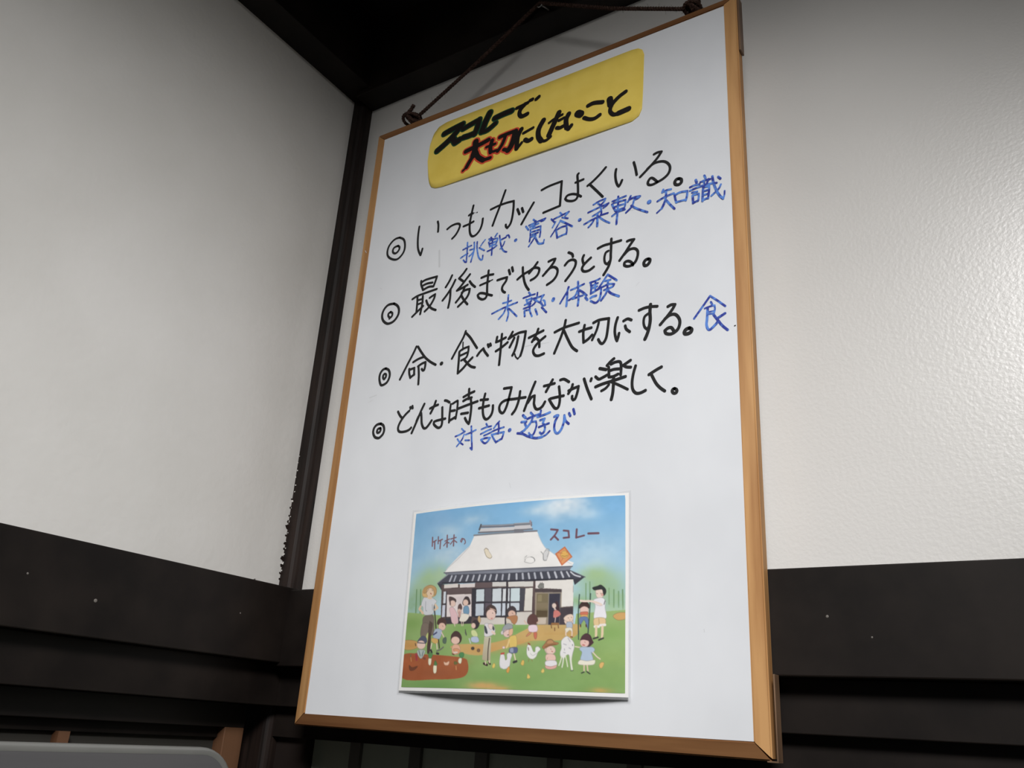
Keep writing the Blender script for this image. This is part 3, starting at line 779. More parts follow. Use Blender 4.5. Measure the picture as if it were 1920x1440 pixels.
obj('laminate_film', sheet(-.0215, -.027, 1.0215, 1.030, 40, 28, -.0003), M_film, PIC, True)
o = obj('picture_paper', sheet(-.0125, -.0125, 1.0125, 1.0185, 40, 28, 0), M_white, PIC, True); o['label'] = 'white paper margin around the print'
# paint the picture into a fine colour grid
ART = """B 205,218,228 0.95 296 102 2193 98
B 226,230,234 1.0 237 102 2211 63
B 220,228,234 0.9 134 90 2288 31
B 205,220,230 0.8 217 108 2136 169
B 205,222,232 0.6 172 90 2443 185
B 190,212,226 0.6 244 74 1853 114
B 185,208,222 0.6 215 76 972 154
B 180,205,220 0.6 283 118 560 265
B 190,210,222 0.7 301 153 587 556
B 120,178,224 0.7 215 90 2809 130
B 128,180,218 0.5 373 76 1107 59
B 125,172,212 0.6 430 142 362 110
B 170,205,226 0.6 358 156 2633 565
B 180,208,222 0.6 269 201 2545 736
B 150,190,216 0.5 275 197 209 704
B 130,180,216 0.5 167 108 2409 345
B 150,185,140 0.95 315 210 386 866
B 160,190,150 0.9 263 167 217 1009
B 128,168,118 0.8 220 185 121 1117
B 165,195,155 0.9 154 115 482 796
B 150,185,140 1.0 269 184 2602 975
B 150,185,140 1.0 225 217 2780 1110
B 155,188,140 0.9 197 100 2565 873
B 140,178,125 0.8 222 97 2424 1141
L 112,150,105 19 128 948 149 1304
L 112,150,105 18 197 951 220 1269
L 105,145,100 18 266 973 284 1252
L 120,158,115 12 2457 956 2461 1174
L 120,158,115 12 2503 940 2506 1175
L 118,155,112 14 2771 1027 2772 1209
L 118,155,112 13 2823 1045 2824 1209
L 112,150,105 14 2866 1028 2871 1226
L 125,162,118 12 2718 1010 2720 1176
B 165,195,160 0.8 346 48 2747 1242
G 150,180,110|128,165,95 -54 1205 553 1260 587 1360 2338 1380 2354 1273 2920 1234 2913 2064 -27 2075
B 120,160,80 0.8 215 93 94 1339
B 120,165,85 0.7 256 87 925 1411
B 118,165,85 0.7 244 67 1664 1436
B 128,170,90 0.6 225 93 2731 1469
B 150,180,100 0.6 335 97 2734 1722
B 125,165,92 0.8 523 100 1525 1934
B 110,155,85 0.8 392 67 530 2033
B 135,170,95 0.7 312 90 2735 1925
B 150,180,110 0.6 251 65 1308 1789
B 118,165,95 0.8 204 81 2028 1668
S 200,165,100 1901 1390 2356 1380 2394 1438 2322 1519 2100 1553 1829 1554 1631 1604 1384 1654 1172 1705 947 1688 732 1618 893 1585 1208 1586 1504 1537 1705 1453
B 205,150,85 0.7 287 52 1211 1637
B 200,150,85 0.6 223 42 1670 1570
B 205,165,100 0.6 229 81 2021 1471
S 205,160,95 2902 1266 2816 1266 2764 1299 2816 1339 2902 1323
S 200,155,90 -16 1538 172 1541 257 1596 130 1640 -6 1629
B 195,140,75 0.6 161 37 98 1594
B 200,160,95 0.85 237 47 1237 2021
B 200,160,95 0.8 146 35 1449 2050
B 195,160,90 0.8 139 31 2634 2035
S 165,90,55 -17 1702 371 1695 905 1731 1001 1790 998 1900 877 1952 524 1968 9 1960
B 180,95,55 0.6 161 69 95 1792
B 150,85,55 0.5 392 52 516 1896
B 175,100,60 0.5 210 52 816 1774
P 225,222,220 988 357 932 470 757 596 606 717 562 769 1704 762 1687 366
P 228,226,224 997 347 925 484 778 606 626 710 562 772 2286 772 2314 729 2091 643 1970 558 1918 493 1852 363
L 150,155,165 4 925 484 778 606 626 710 562 772
L 170,178,188 4 1864 400 1918 493 1970 558 2091 634 2286 746
B 235,232,230 0.6 442 90 1322 600
P 200,198,200 1059 290 1071 334 1678 337 1676 295 1081 276
L 105,110,122 33 1079 254 1359 267 1667 271
L 150,155,165 10 1079 247 1359 260 1666 262
L 110,112,120 18 1048 325 1363 333 1670 335
L 125,128,135 18 983 353 1364 354 1671 358
L 90,92,100 24 1078 236 1059 290
P 198,196,200 1552 281 1754 275 1788 320 1554 324
L 120,124,132 31 1551 263 1674 265 1754 265
L 160,162,170 9 1551 252 1746 254
L 150,140,150 23 1757 237 1775 284
L 90,92,100 7 1777 249 1775 298
L 115,116,124 18 1554 327 1677 331 1788 330
L 120,118,126 18 1556 352 1678 354 1848 355
S 226,214,190 1151 526 1185 521 1223 566 1260 617 1236 637 1192 621 1153 562
L 140,125,110 7 1143 536 1168 516 1204 536
L 150,135,115 6 1153 555 1183 613 1236 638 1256 621
S 232,230,228 1701 691 1723 657 1778 646 1825 662 1834 696 1788 718 1717 705
L 120,120,122 7 1782 646 1809 654 1830 676 1830 696
L 165,165,165 5 1699 663 1716 678 1701 698 1781 718 1819 706
L 140,140,140 6 1703 650 1730 630
S 205,205,206 1940 619 1969 579 2007 594 1998 641 1980 688 1942 687
L 130,130,132 7 1908 593 1936 625 1946 687 1980 692
L 145,145,147 6 1962 592 1976 565 2010 570 2008 601 1987 654
P 205,110,70 2084 624 2200 546 2295 665 2169 759
P 222,150,95 2106 626 2197 564 2277 663 2175 739
S 225,175,90 2245 637 2242 652 2232 665 2218 673 2200 676 2183 672 2168 663 2157 649 2153 634 2156 618 2166 605 2181 597 2198 595 2216 598 2231 608 2241 621
L 190,100,70 6 2113 612 2173 621
L 190,100,70 6 2238 596 2224 616
L 190,110,70 6 2241 697 2262 678
L 190,110,70 6 2161 708 2182 675
L 150,110,60 6 2170 648 2203 656 2232 647
L 232,225,215 15 2206 753 2210 783
P 118,122,135 556 766 1463 770 2296 767 2259 818 1508 822 610 807
L 85,88,100 11 556 770 1463 773 2296 769
B 165,170,182 0.5 272 18 1592 798
P 72,74,86 461 889 634 795 1508 816 2268 808 2447 888 2309 922 1513 914 543 902
P 60,60,70 461 889 551 986 620 915
P 62,62,72 2447 884 2328 970 2308 910
L 140,146,150 11 466 885 581 816 621 792
L 85,86,96 9 2265 811 2447 888
L 175,178,190 24 685 814 654 880
L 165,170,182 21 747 817 720 883
L 178,180,190 23 843 818 812 881
L 180,182,192 25 931 823 908 882
L 170,172,182 25 1016 826 997 886
L 180,182,192 25 1101 826 1082 887
L 175,178,188 24 1180 830 1162 889
L 170,173,184 24 1259 830 1242 887
L 178,180,190 24 1342 831 1330 886
L 168,170,182 24 1423 834 1417 890
L 178,180,190 25 1509 832 1503 889
L 178,180,190 25 1604 832 1608 886
L 172,175,186 25 1683 831 1691 885
L 178,180,190 24 1759 831 1773 884
L 172,175,186 24 1836 830 1850 884
L 182,184,194 24 1916 829 1934 883
L 178,180,190 24 2003 828 2024 884
L 182,184,194 24 2087 827 2110 883
L 182,184,194 22 2164 827 2190 882
L 185,187,196 18 2231 827 2262 877
L 195,197,205 16 2278 829 2326 864 2391 883
L 52,52,62 18 542 889 1512 904 2308 905
P 92,78,76 534 911 1513 914 2312 915 2319 1380 562 1360
P 214,206,200 576 910 788 904 792 950 576 952
P 216,206,204 815 913 1038 912 1041 958 819 954
P 100,85,86 580 957 1022 962 1027 1020 621 1023
P 222,210,208 628 1028 995 1032 1014 1283 631 1279
P 212,200,200 761 1061 996 1039 1002 1119 801 1143
P 205,212,220 573 990 611 989 616 1125 579 1128
P 195,200,215 570 1146 615 1145 617 1279 573 1283
P 210,215,222 1021 995 1044 993 1048 1136 1025 1138
P 210,212,218 1030 1150 1049 1148 1052 1279 1033 1281
L 60,58,66 13 618 989 638 1289
L 60,58,66 11 562 1136 624 1133
P 62,58,64 625 1294 1021 1288 1013 1362 658 1360
P 100,84,86 1044 905 1277 911 1281 979 1049 976
P 205,202,198 1283 909 1471 913 1474 963 1286 959
P 206,203,197 1498 914 1830 917 1826 976 1504 969
P 222,216,212 1852 915 2110 915 2113 1002 1850 998
P 58,56,64 997 969 1662 978 1676 1295 1021 1288
P 88,82,92 1185 976 1275 979 1284 1127 1195 1125
P 95,85,96 1196 1140 1285 1142 1293 1274 1204 1272
P 196,208,214 1062 986 1176 985 1182 1120 1069 1121
P 190,200,210 1064 1144 1180 1144 1186 1277 1071 1279
P 200,208,214 1291 984 1412 983 1417 1126 1296 1128
P 192,202,214 1294 1147 1415 1148 1420 1281 1297 1284
P 206,210,214 1433 989 1475 988 1476 1127 1435 1129
P 196,204,216 1433 1148 1475 1147 1479 1282 1435 1284
P 205,210,216 1502 988 1522 987 1527 1128 1506 1130
P 200,206,214 1496 1152 1525 1150 1525 1211 1499 1215
P 196,212,216 1537 987 1656 986 1660 1131 1541 1131
P 192,202,212 1542 1148 1658 1148 1659 1232 1547 1235
P 74,74,82 1662 991 1725 990 1711 1238 1668 1240
P 214,210,200 1728 992 1821 990 1820 1237 1719 1238
P 206,200,192 1611 1246 1821 1247 1821 1386 1618 1384
L 60,56,62 19 1483 916 1489 1132 1487 1373
L 64,60,66 9 1421 983 1429 1286
P 206,200,192 1135 1300 1474 1304 1478 1378 1140 1378
P 206,200,192 1492 1306 1614 1303 1618 1379 1496 1378
L 60,58,64 15 1065 1292 1474 1292
S 130,130,125 1888 972 1914 944 1959 950 1966 984 1938 995 1894 992
L 105,105,100 7 1885 972 1900 992 1944 995 1962 974
L 105,105,100 6 1904 963 1914 934
L 105,105,100 6 1932 964 1936 932
P 92,76,76 1824 917 1852 918 1865 1386 1826 1386
P 80,70,72 1850 1003 2203 1006 2204 1051 1851 1039
P 150,136,118 1851 1039 2194 1046 2203 1388 1860 1386
P 122,110,84 1874 1054 2017 1055 2018 1308 1873 1306
P 142,130,98 1886 1069 1936 1067 1938 1137 1886 1136
P 132,118,92 1878 1155 2010 1154 2012 1218 1878 1216
P 92,78,58 1876 1235 2012 1237 2012 1305 1876 1306
P 196,182,166 1868 1313 1999 1312 1996 1378 1870 1381
P 60,60,74 2028 1057 2168 1057 2166 1388 2028 1387
P 220,216,210 1958 914 2311 910 2315 1194 2177 1201 2177 1012 1961 998
L 150,140,130 5 1962 1046 2167 1048 2156 1387
P 74,66,72 2161 1206 2313 1207 2312 1388 2161 1388
P 60,58,72 2028 1062 2162 1062 2161 1385 2028 1385
L 140,135,130 6 2022 1047 2023 1382
L 120,116,112 5 2159 1050 2158 1383
G 196,165,105|200,160,95 1975 1391 2312 1390 2376 1488 1978 1489
L 70,50,55 36 2117 1158 2141 1239
S 214,190,178 2116 1187 2114 1197 2109 1205 2101 1211 2091 1213 2081 1211 2073 1205 2067 1196 2065 1186 2066 1176 2072 1167 2080 1162 2090 1160 2099 1162 2108 1168 2114 1176
L 210,190,180 20 2098 1219 2125 1252
S 205,120,112 2093 1238 2136 1238 2171 1272 2148 1299 2090 1313 2084 1275
L 215,190,180 9 2111 1313 2105 1359
L 150,105,65 25 2071 1378 2145 1378
L 130,90,60 11 2061 1392 2067 1420
L 130,90,60 11 2104 1420 2105 1447
L 130,90,60 11 2145 1392 2149 1420
S 120,108,96 283 1270 433 1259 463 1406 449 1475 392 1475 374 1374 371 1474 262 1472 273 1376
L 80,66,60 15 391 1328 388 1474
L 70,60,55 17 436 1147 474 1305 494 1406
S 205,207,212 265 1042 376 1046 474 1097 436 1141 431 1233 361 1251 280 1239 256 1155 224 1139
L 120,125,135 5 296 1090 304 1188 327 1204
L 130,120,112 5 406 1130 420 1197
L 222,190,158 29 218 1149 199 1174 264 1228
L 222,190,158 28 457 1137 496 1174 455 1193
S 214,174,112 250 1036 228 972 267 921 353 902 436 930 462 978 446 1029 376 1046
S 224,196,164 420 991 418 1013 407 1031 388 1043 365 1046 341 1041 319 1027 303 1008 296 986 299 964 310 946 329 934 353 931 377 936 398 950 414 969
S 190,150,95 289 991 307 950 364 937 411 970 431 1028 463 988 429 929 354 905 261 937 245 989
L 120,90,60 5 296 986 329 951
L 110,90,80 5 381 958 401 975
L 170,90,80 10 363 999 379 1010
L 222,190,158 38 339 1045 376 1052
S 80,66,66 665 1058 713 1059 769 1087 766 1122 684 1119
S 222,190,176 770 1132 768 1146 759 1157 746 1164 729 1166 712 1163 697 1155 686 1143 682 1129 684 1116 693 1105 706 1097 723 1095 740 1099 755 1107 765 1119
L 92,72,70 18 672 1058 690 1140
S 218,180,184 683 1185 737 1177 803 1254 825 1353 739 1352 704 1261
L 222,195,180 10 769 1357 782 1387
S 96,74,72 815 1154 847 1140 870 1180 859 1205 812 1199
S 215,180,165 864 1225 862 1237 857 1246 848 1252 837 1254 825 1252 815 1245 808 1235 804 1224 806 1212 811 1203 820 1196 832 1194 843 1197 853 1204 861 1214
L 190,150,140 35 835 1239 838 1274
S 70,58,60 883 1096 913 1061 960 1073 990 1139 959 1153 894 1156 873 1131
S 220,188,172 957 1128 955 1141 948 1152 936 1160 921 1162 906 1159 892 1151 883 1139 879 1126 881 1112 888 1101 901 1094 915 1092 931 1095 944 1103 953 1115
S 110,150,180 896 1176 954 1168 977 1218 967 1257 901 1246
S 226,220,206 876 1250 981 1268 934 1336 843 1329 858 1275
L 222,195,180 10 873 1339 880 1384
L 222,195,180 10 902 1340 899 1384
S 205,170,120 1107 1300 1127 1281 1149 1320 1139 1359 1112 1334
S 84,62,58 507 1356 516 1311 570 1288 634 1314 644 1355 640 1379 550 1367
S 224,186,166 641 1389 638 1405 628 1419 611 1428 590 1431 569 1427 550 1417 536 1403 531 1387 533 1371 544 1357 561 1348 582 1346 603 1349 622 1359 635 1373
L 120,90,80 4 592 1378 603 1389
S 62,56,60 1038 1347 1074 1324 1120 1349 1128 1388 1093 1421 1049 1411
S 224,190,172 1081 1387 1080 1398 1074 1408 1064 1414 1052 1416 1040 1413 1029 1407 1022 1397 1018 1386 1020 1375 1026 1366 1036 1359 1048 1357 1060 1360 1071 1366 1078 1376
L 70,70,68 8 935 1429 959 1483
S 165,178,200 478 1421 540 1412 591 1443 552 1532 459 1506
L 70,75,110 18 463 1476 509 1452
L 222,195,180 14 585 1453 624 1503
S 212,172,98 439 1515 538 1531 528 1576 494 1575 443 1555
L 225,200,185 16 445 1575 425 1654
L 225,200,185 15 521 1576 534 1635
L 60,55,60 24 438 1649 455 1674
L 60,55,60 23 532 1684 560 1689
L 70,60,55 15 545 1532 568 1625
L 110,105,105 15 530 1659 590 1640 628 1616
S 90,110,95 613 1527 652 1508 668 1533 658 1577 617 1567
S 124,110,98 270 1351 372 1353 373 1434 345 1499 256 1487
S 92,76,68 379 1353 436 1355 421 1485 425 1654 385 1673 386 1554
S 82,64,58 378 1479 413 1470 423 1565 413 1673 381 1668
S 190,200,120 344 1494 376 1454 375 1554 363 1604
S 84,88,108 213 1552 251 1507 300 1488 353 1514 359 1564 273 1568
S 226,194,178 344 1589 340 1607 327 1622 306 1632 280 1635 254 1631 230 1621 213 1605 206 1587 209 1569 222 1553 244 1543 270 1540 297 1544 320 1555 336 1570
L 70,72,90 9 214 1562 287 1568 352 1569
L 90,70,65 11 178 1571 188 1597
S 170,180,175 224 1647 339 1648 337 1693 292 1742 237 1702
L 80,100,100 9 246 1652 275 1712
L 80,100,100 9 319 1658 303 1712
L 165,60,70 31 207 1692 221 1751
L 130,75,60 24 335 1737 357 1742
S 80,60,58 735 1539 737 1485 786 1444 847 1457 890 1511 881 1560 838 1583 758 1573
S 226,190,172 864 1545 860 1561 848 1574 829 1583 805 1586 781 1582 760 1573 745 1560 739 1544 742 1528 755 1514 774 1506 798 1503 822 1506 843 1515 858 1529
S 224,170,140 767 1598 851 1593 882 1656 840 1695 767 1680
S 214,150,110 777 1641 855 1637 878 1675 833 1690
L 215,200,190 17 793 1675 839 1675
L 110,75,60 13 768 1690 795 1699
S 205,215,150 1025 1440 1076 1436 1117 1484 1100 1518 1035 1488
S 176,190,215 1031 1513 1112 1508 1140 1557 1091 1571 1034 1556
L 90,90,90 8 942 1429 938 1463 959 1492
L 190,200,205 13 1000 1527 1023 1575
S 76,70,64 1081 1633 1080 1639 1075 1644 1068 1648 1060 1649 1051 1648 1043 1644 1038 1639 1036 1633 1037 1626 1042 1621 1049 1618 1057 1616 1066 1618 1074 1621 1079 1627
S 130,100,75 1163 1654 1162 1661 1157 1666 1150 1670 1142 1671 1133 1670 1126 1666 1121 1661 1119 1654 1120 1648 1124 1642 1131 1638 1140 1637 1148 1638 1156 1642 1161 1648
S 120,70,50 104 1815 159 1840 244 1825 198 1865 125 1870
L 90,120,80 12 119 1696 114 1716
L 205,150,90 11 123 1731 135 1771
S 226,220,190 413 1742 455 1742 454 1801 435 1815 415 1796
S 90,140,80 401 1698 434 1674 471 1698 448 1737 419 1732
S 228,222,190 498 1820 542 1815 546 1887 520 1902 501 1883
S 84,130,75 504 1810 519 1762 552 1810
S 228,180,150 650 1776 684 1786 729 1771 719 1810 666 1810
S 222,222,190 870 1742 908 1738 906 1785 887 1795 863 1776
S 80,140,85 867 1699 897 1675 936 1685 933 1723 895 1733
S 110,110,60 802 1776 834 1776 855 1795 811 1805
L 210,150,95 11 835 1824 841 1859
S 70,62,66 1501 1258 1510 1210 1562 1182 1609 1207 1623 1251 1613 1279 1520 1278
S 216,176,158 1615 1270 1612 1285 1602 1298 1587 1307 1568 1310 1549 1306 1532 1297 1521 1284 1516 1268 1519 1253 1529 1240 1545 1231 1564 1228 1583 1232 1599 1241 1611 1254
L 80,70,70 4 1565 1255 1580 1265
S 180,125,85 1504 1302 1624 1284 1638 1337 1600 1379 1546 1336
S 205,195,180 1493 1316 1546 1331 1565 1374 1507 1373
S 76,62,60 1208 1233 1226 1185 1280 1162 1343 1192 1361 1251 1330 1275 1232 1278
S 224,192,180 1350 1270 1347 1292 1334 1311 1315 1323 1290 1327 1266 1323 1244 1310 1229 1290 1223 1268 1226 1246 1239 1227 1259 1215 1283 1211 1308 1216 1329 1229 1344 1248
S 84,64,62 1213 1224 1240 1205 1308 1211 1345 1236 1332 1216 1275 1181 1227 1195
L 212,170,150 9 1270 1201 1314 1211 1345 1226
L 60,55,55 6 1307 1250 1310 1257
L 190,90,90 8 1290 1313 1308 1311
S 100,68,66 1770 1367 1773 1310 1816 1273 1867 1283 1896 1330 1887 1377 1821 1390
L 215,180,160 13 1759 1376 1730 1343
L 205,170,150 13 1886 1367 1918 1340
S 226,200,212 1788 1395 1882 1391 1890 1456 1796 1456
S 205,130,95 1791 1470 1824 1465 1808 1484 1770 1507 1759 1502
S 205,110,85 1852 1470 1890 1470 1887 1526 1865 1530
S 214,210,214 1208 1370 1262 1366 1324 1381 1353 1458 1295 1500 1217 1504 1207 1456
S 70,76,86 1206 1394 1229 1409 1251 1471 1220 1461
S 70,76,86 1319 1395 1338 1415 1339 1439 1321 1429
L 226,200,185 27 1317 1457 1348 1477
S 226,205,200 1257 1375 1312 1376 1309 1429 1272 1419
G 196,190,165|176,164,138 1211 1509 1305 1510 1307 1694 1309 1769 1282 1760 1271 1647 1264 1769 1196 1751 1202 1647
L 70,58,54 11 1282 1524 1271 1647 1273 1760
L 66,52,50 25 1223 1793 1267 1807
L 66,52,50 19 1289 1783 1308 1797
L 222,196,178 14 1240 1774 1248 1797
L 222,196,178 14 1294 1764 1298 1783
S 150,155,160 1448 1459 1462 1402 1519 1369 1578 1388 1574 1426 1511 1445
S 205,200,200 1430 1463 1453 1444 1466 1478 1443 1487
S 224,190,180 1562 1474 1559 1490 1549 1503 1534 1513 1515 1516 1496 1512 1479 1503 1468 1489 1463 1473 1466 1457 1476 1443 1492 1434 1510 1431 1529 1434 1546 1443 1557 1457
S 222,175,140 1540 1440 1585 1426 1583 1483 1543 1502
L 110,110,115 5 1460 1468 1511 1435 1574 1422
L 80,60,60 7 1519 1492 1534 1490
S 222,190,100 1544 1525 1583 1497 1635 1507 1641 1619 1561 1624
L 226,195,130 21 1545 1544 1531 1591 1515 1624
S 230,200,200 1495 1624 1494 1629 1490 1633 1485 1636 1478 1637 1471 1636 1465 1633 1461 1629 1460 1624 1461 1619 1464 1614 1470 1612 1476 1611 1483 1612 1489 1614 1493 1619
S 96,104,140 1561 1628 1647 1623 1654 1670 1610 1684 1552 1675
S 150,160,185 1562 1633 1601 1630 1604 1675 1563 1670
L 228,205,180 14 1613 1688 1636 1753
L 60,62,62 25 1614 1776 1648 1766
S 218,216,218 1438 1708 1460 1689 1491 1708 1505 1754 1527 1740 1524 1693 1552 1679 1588 1698 1573 1749 1560 1818 1504 1846 1445 1833 1431 1782
L 195,75,65 19 1449 1689 1483 1684
L 190,190,195 4 1438 1814 1481 1846 1532 1841
S 224,224,220 1780 1600 1819 1604 1854 1664 1876 1664 1880 1623 1912 1613 1940 1641 1909 1673 1889 1718 1847 1742 1802 1728 1773 1683
L 150,85,60 17 1790 1581 1807 1591
L 120,95,85 9 1789 1623 1796 1651
L 180,180,180 5 1817 1682 1850 1705 1893 1682
L 150,120,70 6 1803 1742 1798 1769
L 150,120,70 6 1836 1742 1847 1764
S 222,195,95 1338 1811 1361 1787 1377 1810 1364 1838 1340 1834
S 218,160,80 1527 1855 1554 1822 1567 1845 1552 1886 1529 1878
S 222,185,95 1705 1784 1726 1752 1746 1765 1739 1806 1711 1802
S 222,195,105 1788 1919 1798 1892 1827 1923 1811 1941 1789 1937
S 222,195,105 1959 1858 1980 1835 1997 1861 1981 1880 1960 1875
S 224,195,178 1994 1627 2089 1617 2121 1644 2107 1680 2038 1690 2006 1672
S 226,196,180 2119 1648 2115 1665 2104 1679 2086 1688 2065 1692 2044 1689 2025 1680 2013 1666 2008 1649 2011 1633 2023 1618 2041 1609 2062 1606 2084 1609 2102 1618 2114 1632
S 170,120,80 1961 1618 1992 1581 2023 1544 2071 1539 2103 1562 2156 1575 2130 1594 2062 1603 2015 1622 1983 1636
S 190,140,95 2013 1581 2028 1549 2071 1544 2098 1571 2056 1585
L 130,85,60 6 1993 1617 2062 1594 2125 1587
L 110,85,75 5 2063 1635 2068 1641
L 170,80,80 7 2075 1660 2088 1664
S 228,190,176 2012 1695 2107 1694 2120 1752 2020 1758
S 225,222,225 2009 1762 2125 1756 2132 1806 2021 1812
S 224,170,160 2005 1807 2069 1815 2137 1801 2127 1828 2070 1842 2017 1834
L 190,140,125 5 2029 1722 2024 1744
S 224,195,178 2218 1341 2311 1333 2312 1379 2271 1397 2234 1383
S 224,198,180 2207 1323 2237 1291 2289 1277 2320 1296 2316 1337 2286 1360 2239 1351
L 200,130,110 6 2277 1337 2283 1342
L 90,75,70 4 2258 1314 2266 1319
L 90,75,70 4 2295 1309 2303 1314
S 170,180,195 2244 1365 2301 1360 2312 1406 2293 1434 2246 1420
S 222,215,195 2230 1424 2302 1420 2314 1470 2282 1443 2242 1470
L 225,200,185 13 2236 1461 2237 1489
L 225,200,185 12 2309 1461 2309 1488
L 62,82,76 12 2385 1073 2376 1287 2383 1488
L 62,82,76 12 2512 1065 2503 1287 2489 1488
S 70,52,50 2385 1217 2399 1166 2440 1150 2491 1167 2497 1218 2451 1204
S 224,188,176 2492 1237 2489 1253 2479 1268 2463 1277 2445 1280 2426 1277 2411 1267 2400 1253 2396 1236 2399 1219 2409 1205 2425 1196 2443 1192 2462 1196 2478 1205 2488 1220
S 78,58,54 2390 1213 2405 1180 2441 1185 2486 1190 2492 1209 2441 1195
S 205,110,85 2401 1259 2482 1255 2478 1287 2407 1287
S 222,165,95 2407 1287 2478 1287 2473 1310 2418 1310
S 100,125,170 2402 1310 2478 1310 2500 1388 2490 1433 2464 1370 2443 1338 2419 1365 2399 1392 2388 1342
L 90,62,50 14 2404 1388 2404 1406
L 90,62,50 14 2467 1388 2470 1406
S 226,202,188 2579 1019 2644 1020 2659 1085 2625 1113 2585 1103 2570 1056
S 52,56,56 2534 1002 2589 986 2628 975 2678 1016 2684 1058 2659 1085 2644 1025 2599 1024 2554 1028
L 110,85,75 4 2582 1063 2592 1068
L 110,85,75 4 2622 1064 2632 1062
S 225,165,155 2657 1076 2656 1080 2654 1084 2650 1086 2645 1087 2640 1086 2635 1084 2633 1080 2632 1076 2633 1071 2635 1068 2639 1065 2644 1065 2649 1066 2654 1068 2656 1072
S 224,222,228 2546 1131 2640 1108 2680 1146 2676 1210 2691 1315 2618 1324 2553 1319 2567 1196
L 228,205,190 22 2631 1178 2581 1159 2521 1144 2440 1143 2399 1138
L 190,150,140 3 2536 1158 2591 1186 2631 1191 2651 1182
L 90,90,90 8 2675 1141 2665 1178
S 222,190,140 2559 1324 2672 1320 2678 1388 2614 1392 2560 1397
L 160,130,90 5 2608 1324 2614 1388
L 228,222,218 26 2565 1406 2609 1406
L 228,222,218 26 2624 1392 2678 1388
L 225,200,165 26 2580 1415 2581 1487
L 225,200,165 26 2649 1410 2649 1487
L 225,200,165 24 2582 1410 2578 1501
L 225,200,165 23 2651 1406 2645 1514
L 62,62,60 16 2552 1528 2601 1514
L 62,62,60 16 2611 1541 2660 1522
L 62,82,76 10 2381 1370 2384 1538
L 62,82,76 10 2499 1351 2489 1474
L 225,200,185 11 2236 1452 2240 1498
L 225,200,185 11 2306 1452 2307 1502
L 110,70,60 10 2294 1511 2315 1513
S 224,222,222 2238 1507 2274 1516 2326 1561 2338 1615 2319 1687 2311 1758 2323 1833 2308 1843 2290 1759 2278 1696 2248 1701 2208 1760 2200 1822 2197 1818 2207 1733 2181 1711 2175 1670 2189 1625 2187 1553
L 220,224,200 13 2196 1711 2182 1760 2165 1801
L 220,224,200 12 2237 1701 2254 1759 2266 1812
L 222,226,205 16 2299 1709 2306 1776 2318 1838
L 222,226,205 13 2217 1724 2211 1778 2202 1818
L 180,178,185 10 2214 1584 2245 1593
L 180,178,185 10 2264 1525 2290 1561
L 170,168,176 9 2225 1634 2226 1647
L 180,178,185 10 2277 1624 2297 1633
L 175,172,180 8 2216 1670 2237 1674
L 90,90,90 6 2317 1588 2317 1602
L 80,100,70 7 2303 1854 2333 1849
S 84,58,64 2407 1538 2426 1502 2471 1476 2516 1497 2542 1550 2552 1568 2518 1600 2489 1613 2449 1605 2407 1542
S 226,186,176 2503 1571 2499 1587 2489 1601 2473 1610 2454 1614 2434 1611 2418 1602 2407 1588 2403 1572 2406 1555 2417 1541 2433 1532 2452 1528 2471 1532 2488 1541 2499 1555
S 86,60,66 2405 1542 2431 1499 2476 1481 2517 1506 2517 1550 2487 1546 2447 1538 2412 1542
L 190,90,90 10 2433 1592 2453 1596
L 110,75,75 4 2455 1560 2460 1569
L 228,205,185 11 2348 1610 2409 1619
S 172,192,214 2414 1614 2489 1613 2543 1613 2568 1639 2544 1675 2529 1666 2550 1741 2481 1756 2411 1743 2425 1668 2399 1641
S 228,224,205 2406 1744 2481 1753 2560 1741 2575 1754 2546 1790 2392 1788
L 228,205,185 12 2549 1666 2589 1705 2628 1731
L 225,195,175 14 2452 1796 2453 1849
L 225,195,175 14 2487 1795 2495 1848
L 58,62,62 11 2424 1873 2453 1862
L 58,62,62 11 2483 1857 2518 1878
S 222,180,105 2619 1788 2643 1762 2672 1770 2653 1814 2629 1819
L 122,82,92 20 329 329 335 435
L 122,82,92 16 336 390 395 368
L 122,82,92 20 371 385 377 471
L 122,82,92 18 426 330 429 412
L 122,82,92 16 431 382 495 365
L 122,82,92 19 467 385 466 474
L 122,82,92 19 570 322 578 464
L 122,82,92 14 537 390 608 370
L 122,82,92 14 567 400 522 445
L 122,82,92 14 583 409 608 418
L 122,82,92 19 677 327 679 456
L 122,82,92 14 628 371 713 359
L 122,82,92 14 668 393 629 434
L 122,82,92 14 688 394 728 419
L 122,82,92 13 819 382 799 421 786 405 805 377 843 391 860 428 847 446
L 112,76,90 22 2026 347 2110 358
L 112,76,90 21 2110 358 2077 412 2026 464
L 112,76,90 22 2070 425 2117 469
L 112,76,90 21 2181 368 2240 375 2249 447 2183 451
L 112,76,90 23 2339 362 2334 454
L 112,76,90 20 2334 454 2427 434
L 112,76,90 24 2476 414 2593 415"""
NX, NY, SS = 580, 412, 2
H2, W2 = NY*SS, NX*SS
sx = W2/(PW*1e4)
def lin(c): c = np.asarray(c, float)/255; return np.where(c <= .04045, c/12.92, ((c+.055)/1.055)**2.4)
yy, xx = np.mgrid[0:H2, 0:W2].astype(np.float32)
top = np.array([112., 172, 218]); low = np.array([172., 205, 224])
f = np.clip(yy/(H2*.55), 0, 1)[..., None]
img = (top*(1-f)+low*f).astype(np.float32)
